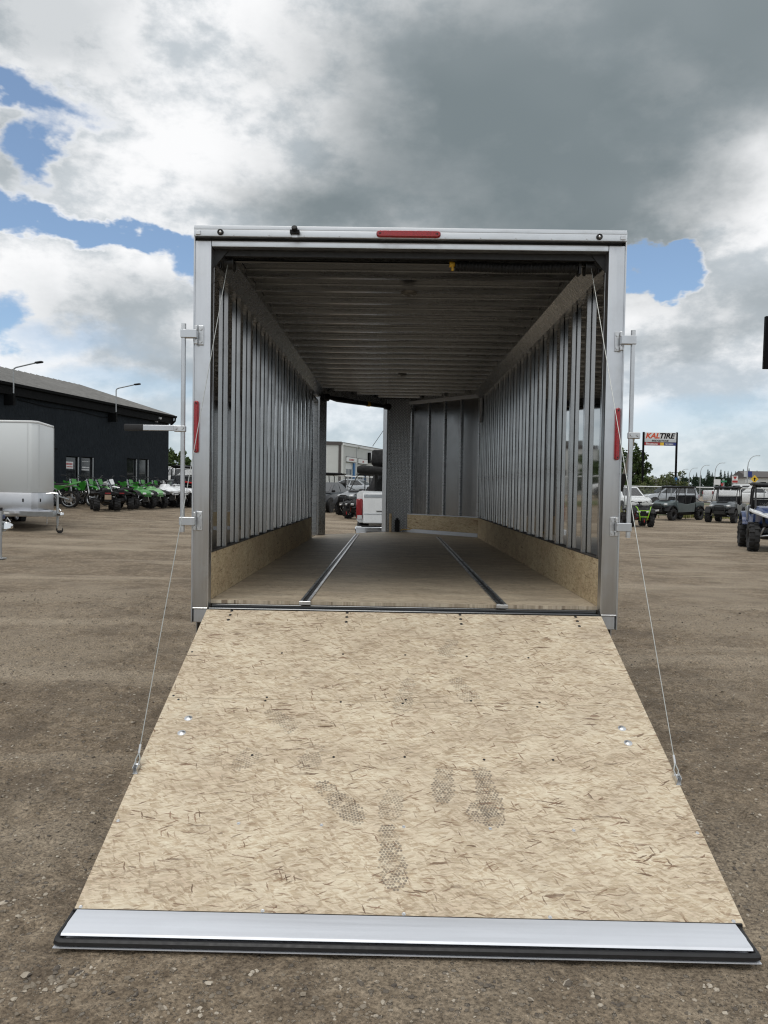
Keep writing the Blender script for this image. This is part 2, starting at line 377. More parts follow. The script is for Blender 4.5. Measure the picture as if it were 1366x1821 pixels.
def dirt_mat():
    m, t, b = mat_base('dirt'); c = coords(t)
    n1 = t.noise(c, .35, 6, .62); n2 = t.noise(c, 2.2, 6, .65); n3 = t.noise(c, 14.0, 6, .7); n4 = t.noise(c, 70.0, 4, .7)
    col = t.ramp(n3, [(.28, (.118, .091, .063)), (.5, (.232, .184, .131)), (.72, (.365, .300, .222))])
    col = t.mix(t.step(n2, .42, .64, 0, .72), col, (.132, .104, .076))
    col = t.mix(t.step(n1, .46, .62, 0, .75), col, (.31, .258, .193))
    tr = t.noise(t.vm('MULTIPLY', c, (.16, 1.1, 1)), 1.0, 5, .6)
    col = t.mix(t.step(tr, .52, .66, 0, .65), col, (.375, .316, .24))
    col = t.mix(.85, col, t.ramp(n4, [(.3, (.16, .16, .16)), (.7, (.84, .84, .84))]), 'OVERLAY')
    pit = t.step(t.noise(t.vm('ADD', c, (4.4, 1.3, 0)), 26.0, 5, .75), .60, .70, 0, .6)
    col = t.mix(pit, col, (.055, .043, .033))
    V = t.vor(c, 95.0); pr_ = t.sep(V['Color'])
    grit = t.m('MULTIPLY', t.step(V[0], .42, .25), t.step(pr_[0], .62, .66))
    col = t.mix(t.m('MULTIPLY', grit, .65), col, t.mix(pr_[1], (.085, .075, .065), (.34, .30, .25)))
    V2 = t.vor(c, 34.0); p2_ = t.sep(V2['Color'])
    peb = t.m('MULTIPLY', t.step(V2[0], .36, .27), t.step(p2_[0], .86, .88))
    col = t.mix(t.m('MULTIPLY', peb, .7), col, t.mix(p2_[1], (.10, .09, .08), (.30, .27, .23)))
    t.set(b.inputs['Base Color'], col); b.inputs['Roughness'].default_value = .92; b.inputs['Specular IOR Level'].default_value = .2
    hgt = t.m('ADD', t.m('ADD', t.m('MULTIPLY', n3, .9), t.m('MULTIPLY', n4, .5)), t.m('ADD', t.m('MULTIPLY', grit, .25), t.m('MULTIPLY', peb, .5)))
    t.set(b.inputs['Normal'], t.bump(hgt, .9, .03)); return m
M['dirt'] = dirt_mat()
ground = link('ground', np_mesh('ground', np.stack([GX, GY, GZ], -1).reshape(-1, 3), fc, M['dirt'])); tag(ground, kind='structure')

def rocks(n, gen):
    """n small irregular stones joined in one mesh; gen() -> x, y, size"""
    t_ = (1+5**.5)/2
    ico = np.array([(-1,t_,0),(1,t_,0),(-1,-t_,0),(1,-t_,0),(0,-1,t_),(0,1,t_),(0,-1,-t_),(0,1,-t_),(t_,0,-1),(t_,0,1),(-t_,0,-1),(-t_,0,1)])/1.9
    fi = np.array([(0,11,5),(0,5,1),(0,1,7),(0,7,10),(0,10,11),(1,5,9),(5,11,4),(11,10,2),(10,7,6),(7,1,8),(3,9,4),(3,4,2),(3,2,6),(3,6,8),(3,8,9),(4,9,5),(2,4,11),(6,2,10),(8,6,7),(9,8,1)])
    x, y, s_ = gen(n); n = len(x)
    z = gh(x, y) + dirt_h(x, y)*_sm((14-np.hypot(x*.8, y))/6) + s_*.10
    a = rng.uniform(0, 6.28, n); sc_ = np.stack([s_*rng.uniform(.8, 1.25, n), s_*rng.uniform(.6, 1.0, n), s_*rng.uniform(.3, .65, n)], -1)
    V = ico[None]*rng.uniform(.72, 1.15, (n, 12, 1))*sc_[:, None]
    ca, sa = np.cos(a)[:, None], np.sin(a)[:, None]
    VX = V[..., 0]*ca - V[..., 1]*sa; VY = V[..., 0]*sa + V[..., 1]*ca
    P = np.stack([VX+x[:, None], VY+y[:, None], V[..., 2]+z[:, None]], -1).reshape(-1, 3)
    return P, (fi[None]+(np.arange(n)*12)[:, None, None]).reshape(-1, 3)
def gen_gravel(n):
    y = 1.2 + 9.5*rng.uniform(0, 1, n)**1.7; x = rng.uniform(-1, 1, n)*(1.0+y*.62)
    s_ = .0035 + .0095*rng.uniform(0, 1, n)**2.6 + (rng.uniform(0, 1, n) > .99)*rng.uniform(.004, .012, n)
    ok = ~((np.abs(x) < 1.26) & (y > 2.42))
    return x[ok], y[ok], s_[ok]
def gen_heap(n):
    x = rng.normal(-1.12, .05, n); y = rng.normal(2.34, .035, n); s_ = rng.uniform(.008, .017, n); return x, y, s_
P1, F1 = rocks(36000, gen_gravel); P2, F2 = rocks(26, gen_heap)
def stone_mat():
    m, t, b = mat_base('gravel_stone'); c = coords(t)
    V = t.vor(c, 24.0)['Color']; r_ = t.sep(V)[0]
    col = t.ramp(r_, [(0, (.075, .064, .055)), (.35, (.17, .142, .108)), (.7, (.26, .222, .172)), (1, (.46, .41, .335))])
    col = t.mix(.3, col, t.ramp(t.noise(c, 200, 3), [(.3, (.3, .3, .3)), (.7, (.7, .7, .7))]), 'OVERLAY')
    t.set(b.inputs['Base Color'], col); b.inputs['Roughness'].default_value = .88; return m
M['gravel'] = stone_mat()
gv = link('gravel', np_mesh('gravel', np.concatenate([P1, P2]), np.concatenate([F1, F2+len(P1)]), M['gravel'], False))
tag(gv, 'loose pebbles and grit scattered over the dirt yard', 'gravel', kind='stuff')

# ------------------------------------------------------------------ the open aluminium trailer
Y0 = 4.60; TO = (0.0, 4.6, 0.0)
tr = thing('enclosed_trailer', 'open aluminium enclosed trailer with lowered wooden ramp and ribbed interior', 'trailer', TO)
def tp(name, mb, mat, bevel=0.0, seg=1, parent=None, smooth=35.0): return part(name, mb, M[mat], parent or tr, TO, bevel, seg, smooth)
XO, XI = 1.295, 1.19
FL = .857; SKX = 1.222; VS = 11.26; VX, VY = .15, 12.36
# rear frame
for s_ in (-1, 1):
    a, b = sorted((s_*XI, s_*(XO-.006)))
    po = tp('corner_post', MB().box(a, b, Y0, Y0+.07, .815, 3.03), 'alu_frame', .005, 2)
    a2, b2 = sorted((s_*(XO-.009), s_*XO)); part('post_flange', MB().box(a2, b2, Y0-.006, Y0+.10, .7255, 3.112), M['alu_frame'], po, TO, .002)
    a3, b3 = sorted((s_*(XI+.004), s_*(XO-.012))); part('post_foot', MB().box(a3, b3, Y0+.004, Y0+.075, .7255, .811), M['alu_frame'], po, TO, .004)
    wb = MB(); 
    for k in range(9):
        x = s_*(XI+.012+k*.0105); wb.cyl((x-.006, Y0+.001, .813), (x+.006, Y0+.001, .8135), .0045, n=6)
    part('weld_bead', wb, M['zinc'], po, TO)
hb = tp('header_beam', MB().box(-XI+.002, XI-.002, Y0+.002, Y0+.07, 2.997, 3.031), 'alu_beam', .004, 2)
tp('header_shadow_strip', MB().box(-XO+.012, XO-.012, Y0+.022, Y0+.09, 3.0325, 3.046), 'black_steel')  # black strip stands in for the shadow gap under the drip cap
tp('header_stop', MB().box(-XI+.01, XI-.01, Y0+.072, Y0+.10, 2.962, 3.03), 'black_steel')
dc = tp('drip_cap', MB().box(-XO+.008, XO-.008, Y0-.034, Y0+.07, 3.047, 3.0865), 'alu_beam', .003, 2)
part('cap_strip', MB().box(-XO+.008, XO-.008, Y0-.028, Y0+.07, 3.0885, 3.1135), M['alu_beam'], dc, TO, .003, 2)
for s_ in (-1, 1):
    x = s_*1.262; part('corner_bracket', MB().obox((x, Y0-.037, 3.066), (.028, .008, .026)), M['zinc'], dc, TO, .002)
scr = MB().cyl((0, 0, 0), (0, -.004, 0), .0045, .0035, 8).mesh('screw', M['zinc'])
for k in range(13):
    x = -1.26 + k*.21
    if abs(x) < .20: continue
    link('screw', scr, dc, (x, Y0-.034-TO[1], 3.056))
def stadium(L, W, n=7):
    pts = []
    for s_ in (1, -1):
        for k in range(n+1):
            a = -math.pi/2+math.pi*k/n; pts.append((s_*((L-W)/2+math.cos(a)*W/2), s_*math.sin(a)*W/2))
    return pts
def lightbar(name, L, W, vert, c):
    q = stadium(L, W); q2 = stadium(L-.012, W-.012)
    if vert: q = [(b_, -a_) for a_, b_ in q]; q2 = [(b_, -a_) for a_, b_ in q2]
    o = tp(name, MB().loft([[(c[0]+a_, c[1]+dy_, c[2]+b_) for a_, b_ in qq] for qq, dy_ in ((q, 0), (q, -.012), (q2, -.020))]), 'red_lens', smooth=50)
    for s_ in (-1, 1):
        e = s_*(L/2-W*.55); cc = (c[0]+(0 if vert else e), c[1]-.020, c[2]+(e if vert else 0))
        part('light_screw', MB().cyl(cc, (cc[0], cc[1]-.003, cc[2]), .005, n=8), M['black_steel'], o, TO)
    return o
lightbar('marker_light', .383, .041, False, (-.009, Y0-.034, 3.0705))
lightbar('marker_light', .315, .030, True, (-1.270, Y0, 1.915))
lightbar('marker_light', .315, .030, True, (1.265, Y0, 1.910))
for x in (-1.129, 1.122):
    cl = tp('clearance_light', MB().lathe([(Y0-.034, .006), (Y0-.040, .009), (Y0-.044, .014), (Y0-.040, .0185), (Y0-.034, .0185)], 16, 'y', (x, 0, 3.070)), 'black_rubber')
    part('lens', MB().lathe([(Y0-.036, .0005), (Y0-.046, .0005), (Y0-.044, .006), (Y0-.040, .009), (Y0-.036, .009)], 14, 'y', (x, 0, 3.070)), M['zinc'], cl, TO)
ll = tp('loading_light', MB().box(-.712, -.656, Y0-.060, Y0-.034, 3.060, 3.084).cyl((-.684, Y0-.047, 3.078), (-.684, Y0-.072, 3.094), .016, .018, 10).box(-.70, -.668, Y0-.05, Y0-.034, 3.084, 3.098), 'black_plastic', .003)
part('bracket', MB().box(-.700, -.668, Y0-.042, Y0-.034, 3.043, 3.060), M['zinc'], ll, TO)
# sill
si = tp('rear_sill', MB().box(-XI+.002, XI-.002, Y0-.006, Y0+.062, .79, .818), 'alu_roof', .003)
part('sill_lip', MB().box(-XI+.01, XI-.01, Y0+.045, Y0+.0615, .8185, .834), M['alu_roof'], si, TO, .002)
# floor sheets of strand board
yb = [4.664, 5.40, 6.62, 7.84, 9.06, 10.28, VS]
for a, b in zip(yb[:-1], yb[1:]):
    tp('floor_board', MB().box(-XI-.012, XI+.012, a+.0012, b-.0012, .836, FL), 'osb_floor')
tp('floor_board', MB().prism([(-XI-.012, VS+.0012), (XI+.012, VS+.0012), (VX+.03, VY+.02), (-VX-.03, VY+.02)], .836, FL, 'z'), 'osb_floor')
# floor channels
for xc, y1 in ((-.603, 11.46), (.600, 11.20)):
    ch = MB()
    prof = [(-.030, FL), (-.030, FL+.010), (-.014, FL+.012), (-.012, FL+.0035), (.012, FL+.0035), (.014, FL+.012), (.030, FL+.010), (.030, FL)]
    ch.loft([[(xc+a, y_, b) for a, b in prof] for y_ in (4.63, y1)])
    cc_ = tp('floor_channel', ch, 'alu_bow', smooth=20)
    part('channel_slot', MB().box(xc-.0118, xc+.0118, 4.632, y1-.002, FL+.0036, FL+.0048), M['black_steel'], cc_, TO)
    part('channel_end', MB().box(xc-.036, xc+.036, 4.612, 4.6295, .8425, FL+.008), M['zinc'], cc_, TO, .002)
# kick boards
M['recess_shade'] = simple('recess_shade', (.05, .045, .04), .7)
KZ = FL+.290
for s_, segs in ((-1, [(4.672, 6.90), (6.902, 9.33), (9.332, 10.49)]), (1, [(4.672, 6.42), (6.422, 8.85), (8.852, VS-.01)])):
    for a, b in segs:
        x0, x1 = sorted((s_*XI, s_*(XI+.012))); tp('kick_board', MB().box(x0, x1, a, b-.0015, FL+.002, KZ), 'osb_kick')
        x0, x1 = sorted((s_*(XI+.001), s_*(XI+.03))); tp('kick_recess_shade', MB().box(x0, x1, a, b-.0015, KZ+.0005, KZ+.006), 'recess_shade')  # thin dark strip paints the shaded recess above each kick board
# wall skins (inner sheet to outer sheet)
DY0, DY1, DZ1 = 10.52, 11.14, 2.80
def wall(y0, y1, z0, z1, s_):
    x0, x1 = sorted((s_*SKX, s_*(XO-.012))); return tp('wall_panel', MB().box(x0, x1, y0+.0008, y1-.0008, z0, z1), 'alu_skin')
for s_ in (-1, 1):
    edges = [4.672, 5.83, 7.05, 8.27, 9.49, 10.52 if s_ < 0 else 10.71, VS]
    for k, (a, b) in enumerate(zip(edges[:-1], edges[1:])):
        if s_ < 0 and k == 5:
            wall(a, b, DZ1, 3.05, s_); wall(DY1, b, .72, DZ1-.001, s_)
        else: wall(a, b, .72, 3.05, s_)
    x0, x1 = sorted((s_*(XO-.012), s_*(XO-.004)))
    tp('side_skirt', MB().box(x0, x1, 4.70, DY0-.01 if s_ < 0 else VS, .62, .80), 'alu_frame', .003)
# side door frame on the left wall and the door leaf folded back against the outside
sf = tp('side_door_frame', MB().box(-XO+.005, -XI+.004, DY0-.035, DY0, FL, DZ1).box(-XO+.005, -XI+.004, DY1, DY1+.035, FL, DZ1).box(-XO+.005, -XI+.004, DY0-.035, DY1+.035, DZ1+.001, DZ1+.04), 'alu_bow', .003)
sdr = tp('side_door', MB().box(-XO-.055, -XO-.02, 9.82, 10.46, .86, 2.80), 'white_metal', .006)
part('door_handle', MB().box(-XO-.075, -XO-.056, 9.88, 9.98, 1.70, 1.78), M['black_plastic'], sdr, TO, .004)
# wall studs
def stud_mesh(s_):
    mb = MB(); q1, q2, q3 = SKX-.0003, SKX-.0035, XI+.0005
    for (xa, xb, hw) in ((q2, q1, .010), (q3, q2, .019)):
        x0, x1 = sorted((s_*xa, s_*xb)); mb.box(x0, x1, -hw, hw, KZ+.0065, 2.915)
    return mb.mesh('wall_stud', M['alu_stud'], .0015)
for s_ in (-1, 1):
    me = stud_mesh(s_); y = 4.715; ys_ = []
    y = 4.70
    while y < VS-.05:
        ys_.append(y); y += .4064
    for y in ys_:
        if s_ < 0 and y > DY0-.07: continue
        link('wall_stud', me, tr, (0, y-TO[1]+random.uniform(-.008, .008), 0))
# cove rails along the top of the walls
for s_ in (-1, 1):
    pr_ = [(s_*1.252, 2.90), (s_*1.186, 2.895), (s_*1.108, 2.988), (s_*1.108, 3.046), (s_*1.252, 3.046)]
    for a, b in ((4.672, 7.31), (7.312, 9.95), (9.952, VS)):
        if a < 5: tp('cove_end_darkener', MB().loft([[(px_*1.001, y_, z_-.004) for px_, z_ in pr_] for y_ in (4.664, 4.6705)]), 'black_steel')  # black plate added over the bright rail end to darken the corner
        tp('cove_rail', MB().loft([[(px_, y_, z_) for px_, z_ in pr_] for y_ in (a, b)]), 'alu_bow', smooth=25)
# roof
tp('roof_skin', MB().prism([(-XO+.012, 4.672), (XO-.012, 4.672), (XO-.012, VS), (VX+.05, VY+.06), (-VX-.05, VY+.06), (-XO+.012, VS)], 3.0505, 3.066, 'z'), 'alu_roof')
def bow_mesh(hw):
    prof = [(-.050, 3.050), (-.050, 3.0465), (-.024, 3.0455), (-.020, 3.004), (.020, 3.004), (.024, 3.0455), (.050, 3.0465), (.050, 3.050)]
    return MB().loft([[(x, a, b) for a, b in prof] for x in (-hw, hw)]).mesh('roof_bow', M['alu_bow'], smooth=25)
bw = bow_mesh(1.107); y = 4.93
while y < VS:
    link('roof_bow', bw, tr, (0, y-TO[1], 0)); y += .36
while y < VY-.15:
    hwv = 1.107 - (y-VS)*(1.107-.12)/(VY-VS)
    link('roof_bow', bow_mesh(hwv), tr, (0, y-TO[1], 0)); y += .36
M['osb_edge2'] = simple('dome_lens', (.13, .125, .115), .3)
for y in (5.63, 9.6):
    dl = tp('dome_light', MB().lathe([(3.004, .001), (2.985, .001), (2.978, .03), (2.988, .055), (3.004, .062)], 18, 'z', (.02, y, 0)), 'osb_edge2')
# torsion spring bar behind the header with cable drums
ts = tp('spring_shaft', MB().cyl((-1.10, 4.76, 2.955), (1.10, 4.76, 2.955), .011, n=10), 'alu_roof')
spr = MB(); pts = []
for k in range(0, 700):
    a = k*.75; x = .285+k*(.76/700); pts.append((x, 4.76+.027*math.cos(a), 2.943+.027*math.sin(a)-.008*math.sin(k/700*math.pi)**2))
spr.tube(pts, .0055, 4); part('torsion_spring', spr, M['black_steel'], ts, TO)
part('spring_cone', MB().cyl((.250, 4.76, 2.955), (.285, 4.76, 2.955), .020, .016, 10).box(.262, .278, 4.75, 4.77, 2.915, 2.955), M['yellow'], ts, TO, .003)
part('spring_bracket', MB().box(1.045, 1.06, 4.73, 4.80, 2.90, 2.985), M['black_steel'], ts, TO)
for s_ in (-1, 1):
    x = s_*1.118
    part('cable_drum', MB().lathe([(x-.035, .012), (x-.035, .052), (x-.028, .052), (x-.026, .040), (x+.026, .040), (x+.028, .052), (x+.035, .052), (x+.035, .012)], 18, 'x', (0, 4.76, 2.945)), M['black_steel'], ts, TO)
    part('drum_plate', MB().box(x+s_*.037, x+s_*.043, 4.70, 4.82, 2.90, 3.0), M['black_steel'], ts, TO)
# nose: right slanted wall, flat diamond plate, left doorway
A_ = Vector((XI, VS, 0)); B_ = Vector((VX, VY, 0)); dv = (B_-A_).normalized(); nv = Vector((-dv.y, dv.x, 0))
if nv.y > 0: nv = -nv       # inward (towards the camera)
LV = (B_-A_).length
def slab(t0, t1, d0, d1, z0, z1, sgn=1):
    """box along the nose wall: t along it, d into the trailer (negative = outside)"""
    vs = []
    for z in (z0, z1):
        for t_, d_ in ((t0,d0),(t1,d0),(t1,d1),(t0,d1)):
            q = A_+dv*t_+nv*d_; vs.append((q.x*sgn, q.y, z))
    return MB().add(vs, [(0,3,2,1),(4,5,6,7),(0,1,5,4),(1,2,6,5),(2,3,7,6),(3,0,4,7)])
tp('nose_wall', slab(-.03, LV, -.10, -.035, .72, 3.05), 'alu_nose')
tp('nose_kick_board', slab(.0, LV, -.010, .0, FL+.062, KZ), 'osb_kick')
tp('nose_base_rail', slab(.0, LV, -.012, .006, FL+.001, FL+.060), 'alu_flap', .003)
tp('nose_sill_rail', slab(.0, LV, -.05, .003, KZ+.001, KZ+.014), 'alu_flap')
tp('nose_top_rail', slab(-.02, LV, -.05, .008, 2.925, 2.975), 'alu_flap', .003)
tp('nose_head_plate', slab(-.02, LV, -.05, -.01, 2.976, 3.049), 'alu_bow')
for t_ in (.02, .38, .72, 1.06, 1.44): tp('nose_stud', slab(t_-.014, t_+.014, -.0345, -.004, KZ+.0145, 2.924), 'alu_bow', .002)
tp('nose_plate', MB().box(-VX-.02, VX+.02, VY+.005, VY+.02, FL, 3.049).box(-VX-.02, -VX+.008, VY-.02, VY+.0045, FL, 3.049), 'diamond')
tp('nose_corner_plate', MB().box(VX-.01, VX+.05, VY-.02, VY+.0045, FL+.001, 3.049), 'diamond')
tp('doorway_jamb', slab(.02, .16, -.09, .006, FL, 3.0, -1), 'alu_bow', .004)
tp('doorway_jamb', slab(LV-.05, LV, -.09, .0, FL, 3.0, -1), 'alu_frame', .004)
tp('doorway_head', slab(.0, LV, -.09, -.005, 2.915, 3.049, -1), 'alu_bow')
fdm = []
for z_, d_ in ((.835, -.105), (.085, -1.85), (.055, -1.84), (.805, -.105)):
    for t_ in (.18, LV-.07):
        q_ = A_+dv*t_+nv*d_; fdm.append((-q_.x, q_.y, z_))
tp('front_ramp', MB().add(fdm, [(0,1,3,2), (2,3,5,4), (4,5,7,6), (6,7,1,0), (0,2,4,6), (1,7,5,3)]), 'alu_frame', smooth=0)
fr_ = tp('front_spring', MB().tube([(-1.08, 11.33, 2.905), (-.93, 11.46, 2.888), (-.7, 11.70, 2.880), (-.45, 11.96, 2.876), (-.2, 12.22, 2.872)], [.022, .042, .038, .034, .030], 10), 'black_steel')
part('spring_cone', MB().cyl((-.50, 11.90, 2.875), (-.46, 11.94, 2.875), .04, n=10), M['yellow'], fr_, TO)
part('cable_drum', MB().cyl((-1.13, 11.30, 2.90), (-1.06, 11.36, 2.90), .055, n=14), M['black_steel'], fr_, TO)
part('cable_drum', MB().cyl((-.22, 12.21, 2.875), (-.15, 12.27, 2.875), .050, n=14), M['black_steel'], fr_, TO)
jb = tp('junction_box', MB().box(-.035, .045, VY-.07, VY-.001, FL+.01, FL+.20).cyl((.005, VY-.035, FL+.2), (.005, VY-.035, FL+.23), .025, n=8), 'black_plastic', .008)
part('wire', MB().tube([(.06, VY-.05, FL+.03), (.12, VY-.10, FL+.055), (.20, VY-.16, FL+.05), (.24, VY-.20, FL+.075)], .006, 6), M['yellow'], jb, TO)
tp('conduit', MB().box(-.125, -.085, VY-.03, VY-.002, FL, FL+.30), 'osb_edge', .004)
wp = tp('vent_cover', MB().box(XI-.004, XI+.02, VS-.16, VS-.06, 2.55, 2.90), 'alu_flap', .004)
# chassis, axles and wheels under the floor
tp('chassis', MB().box(-.62, -.55, 4.70, 13.2, .68, .80).box(.55, .62, 4.70, 13.2, .68, .80).box(-1.18, 1.18, 4.68, 4.74, .70, .79).box(-1.18, 1.18, 7.6, 7.66, .70, .79).box(-1.18, 1.18, 10.2, 10.26, .70, .79), 'alu_frame')
tn = tp('tongue', MB().loft([[(s0-.05, y_, z_) for z_ in (.56, .67)]+[(s0+.05, y_, z_) for z_ in (.67, .56)] for s0, y_ in ((-.75, 11.3), (-.05, 13.9))]).loft([[(s0-.05, y_, z_) for z_ in (.56, .67)]+[(s0+.05, y_, z_) for z_ in (.67, .56)] for s0, y_ in ((.75, 11.3), (.05, 13.9))]), 'alu_frame')
part('coupler', MB().box(-.06, .06, 13.8, 14.15, .58, .68).cyl((0, 14.12, .55), (0, 14.12, .68), .05, n=12), M['zinc'], tn, TO, .01)
def tyre_prof(r, w, rim): h = w/2; return [(-h*.86, rim), (-h, rim+.25*(r-rim)), (-h*.98, r-.22*(r-rim)), (-h*.72, r), (h*.72, r), (h*.98, r-.22*(r-rim)), (h, rim+.25*(r-rim)), (h*.86, rim)]
M['tyre'] = simple('tyre', (.016, .016, .017), .8, 0, .4, 14, bump=.5, bscale=60)
M['rim_silver'] = simple('rim_silver', (.5, .51, .52), .3, .9)
for s_ in (-1, 1):
    for y in (8.15, 9.05):
        wo = tp('wheel', MB().lathe([(s_*1.03+a, b) for a, b in tyre_prof(.335, .21, .19)], 28, 'x', (0, y, .335+.01)), 'tyre')
        part('rim', MB().lathe([(s_*1.03-.05, .02), (s_*1.03-.05, .188), (s_*1.03+.05, .188), (s_*1.03+.04*s_, .14), (s_*1.03+.05*s_, .02)], 20, 'x', (0, y, .345)), M['rim_silver'], wo, TO)
    tp('axle', MB().cyl((-.93, 8.15 if s_ < 0 else 9.05, .345), (.93, 8.15 if s_ < 0 else 9.05, .345), .035, n=8), 'black_steel')
# lock bars with swing handles
for s_ in (-1, 1):
    rx = s_*1.340 if s_ < 0 else 1.333; zt, zb = (2.521, 1.281) if s_ < 0 else (2.518, 1.292)
    rod = tp('lock_bar', MB().cyl((rx, Y0-.045, zb), (rx, Y0-.045, zt), .0135, n=14), 'alu_frame')
    part('bar_end', MB().cyl((rx, Y0-.045, zt-.03), (rx, Y0-.045, zt+.003), .0142, n=14).cyl((rx, Y0-.045, zb-.002), (rx, Y0-.045, zb+.03), .0142, n=14), M['zinc'], rod, TO)
    for zc in ((2.464, 1.345) if s_ < 0 else (2.462, 1.352)):
        bx_ = s_*1.250
        x0, x1 = sorted((bx_-.014, bx_+.020))
        br = part('hinge_bracket', MB().box(x0, x1, Y0-.010, Y0-.001, zc-.058, zc+.058).cyl((bx_+s_*.022, Y0-.02, zc-.056), (bx_+s_*.022, Y0-.02, zc-.026), .012, n=10).cyl((bx_+s_*.022, Y0-.02, zc+.026), (bx_+s_*.022, Y0-.02, zc+.056), .012, n=10), M['zinc'], rod, TO, .003)
        x0, x1 = sorted((bx_+s_*.010, rx+s_*.016))
        part('hinge_arm', MB().box(x0, x1, Y0-.064, Y0-.026, zc-.025, zc+.025), M['alu_frame'], rod, TO, .003, 1)
        part('hinge_bolt', MB().cyl((bx_-.002*s_, Y0-.011, zc-.038), (bx_-.002*s_, Y0-.018, zc-.038), .010, n=8).cyl((bx_-.002*s_, Y0-.011, zc+.038), (bx_-.002*s_, Y0-.018, zc+.038), .010, n=8), M['zinc'], rod, TO)
    zc = 1.900
    if s_ < 0:
        part('handle_clamp', MB().box(rx-.052, rx+.017, Y0-.066, Y0-.030, zc-.020, zc+.016), M['zinc'], rod, TO, .004)
        part('clamp_bolt', MB().cyl((rx-.038, Y0-.067, zc), (rx-.038, Y0-.074, zc), .009, n=8).cyl((rx, Y0-.067, zc+.004), (rx, Y0-.074, zc+.004), .011, n=8), M['zinc'], rod, TO)
        part('handle', MB().box(-1.58, rx-.040, Y0-.060, Y0-.052, zc-.016, zc+.018), M['alu_frame'], rod, TO, .003)
        part('handle_grip', MB().box(-1.690, -1.575, Y0-.066, Y0-.046, zc-.019, zc+.021), M['black_rubber'], rod, TO, .008, 2)
    else:
        part('handle_clamp', MB().box(rx-.017, rx+.052, Y0-.066, Y0-.030, zc-.020, zc+.018), M['zinc'], rod, TO, .004)
        part('clamp_bolt', MB().cyl((rx+.038, Y0-.067, zc), (rx+.038, Y0-.074, zc), .009, n=8).cyl((rx, Y0-.067, zc+.004), (rx, Y0-.074, zc+.004), .011, n=8), M['zinc'], rod, TO)
        hp = [(1.352, Y0-.02, 1.885), (1.355, Y0+.02, 1.82), (1.354, Y0+.06, 1.74), (1.346, Y0+.10, 1.67)]
        part('handle', MB().loft([[(x-.014, y, z-.004), (x+.014, y, z-.004), (x+.014, y, z+.004), (x-.014, y, z+.004)] for x, y, z in hp]), M['alu_frame'], rod, TO)
        part('handle_grip', MB().loft([[(x-.016, y-.008, z), (x+.016, y-.008, z), (x+.016, y+.008, z), (x-.016, y+.008, z)] for x, y, z in ((1.346, Y0+.10, 1.672), (1.340, Y0+.14, 1.60), (1.336, Y0+.155, 1.565))]), M['black_rubber'], rod, TO)
# ------------------------------------------------------------------ ramp door, built flat: x across, -y down the slope, z up
TH = math.atan2(.7735, 1.921); RL = 2.071
ramp = link('ramp_door', MB().box(-1.186, 1.186, -RL+.01, -.004, -.040, -.0195).mesh('ramp_door', M['alu_frame'], .003), tr)
ramp.rotation_euler = (TH, 0, 0)
ramp.location = (0, 4.5655-TO[1], .8129)
def rp(name, mb, mat, bevel=0.0, seg=1, smooth=35.0):
    mb.v = [(a, -b, c) for a, b, c in mb.v]; return part(name, mb, M[mat], ramp, None, bevel, seg, smooth)
for a, b in ((.0, .8505), (.8525, RL)): rp('ramp_board', MB().box(-1.19, 1.19, a, b, -.019, 0.0), 'osb_ramp', .0015)
bolt = MB().lathe([(0.0, .0005), (.004, .0005), (.0035, .006), (.001, .0095), (0.0, .010)], 10, 'z').mesh('hinge_bolt', M['black_steel'])
for x in (-1.036, -.339, .339, 1.032):
    for y in (.012, .060, .114): link('hinge_bolt', bolt, ramp, (x, -y, 0))
s1 = MB().lathe([(0.0002, .0003), (.0012, .0003), (.0012, .0058), (.0002, .0065)], 9, 'z').mesh('screw', M['black_steel'])
s2 = MB().lathe([(0.0002, .0012), (.0010, .0012), (.0016, .0060), (.0002, .0075)], 9, 'z').mesh('screw', M['zinc'])
for y in (.445, .836, .866, 1.252):
    for x in (-1.15, -.68, -.34, -.006, .34, .672):
        if random.random() < .12: continue
        link('screw', s1, ramp, (x+random.uniform(-.02, .02), -y+random.uniform(-.006, .006), 0))
for y in (1.652, 2.050):
    for x in ((-1.17, -.68, -.344, -.011, .338, .674, 1.17) if y < 2 else (-1.17, -.518, -.014, .506, 1.155)): link('screw', s2, ramp, (x, -y, 0))
bb = MB().lathe([(0.0, .0005), (.005, .0005), (.0045, .009), (.0015, .013), (.001, .019), (0, .020)], 12, 'z').mesh('bracket_bolt', M['zinc'])
for x, y in ((-1.047, 1.008), (-1.052, 1.114), (1.038, 1.02), (1.039, 1.123)): link('bracket_bolt', bb, ramp, (x, -y, 0))
for s_ in (-1, 1):
    cb = MB()
    for dx_ in (-.011, .007): cb.box(s_*1.185+dx_, s_*1.185+dx_+.004, 1.335, 1.385, -.012, .030)
    cb.box(s_*1.185-.011, s_*1.185+.011, 1.330, 1.390, -.006, .002).cyl((s_*1.185-.013, 1.352, .020), (s_*1.185+.013, 1.352, .020), .006, n=8)
    rp('cable_bracket', cb, 'zinc', .001)
    cpt = ramp.matrix_basis @ Vector((s_*1.185, -1.352, .022)); cpt = cpt + Vector(TO)
    top = Vector((s_*1.117, 4.72, 2.928)); dirc = (top-cpt).normalized()
    cbl = tp('lift_cable', MB().cyl(top, cpt+dirc*.045, .0021, n=8), 'cable')
    part('cable_sleeve', MB().cyl(cpt+dirc*.048, cpt+dirc*.085, .0055, n=8), M['zinc'], cbl, TO)
    part('cable_loop', MB().tube([cpt+dirc*.05, cpt+dirc*.02+Vector((.010,0,0)), cpt+Vector((.004,0,0)), cpt-dirc*.008, cpt+Vector((-.004,0,0)), cpt+dirc*.02-Vector((.010,0,0)), cpt+dirc*.05], .003, 6), M['cable'], cbl, TO)
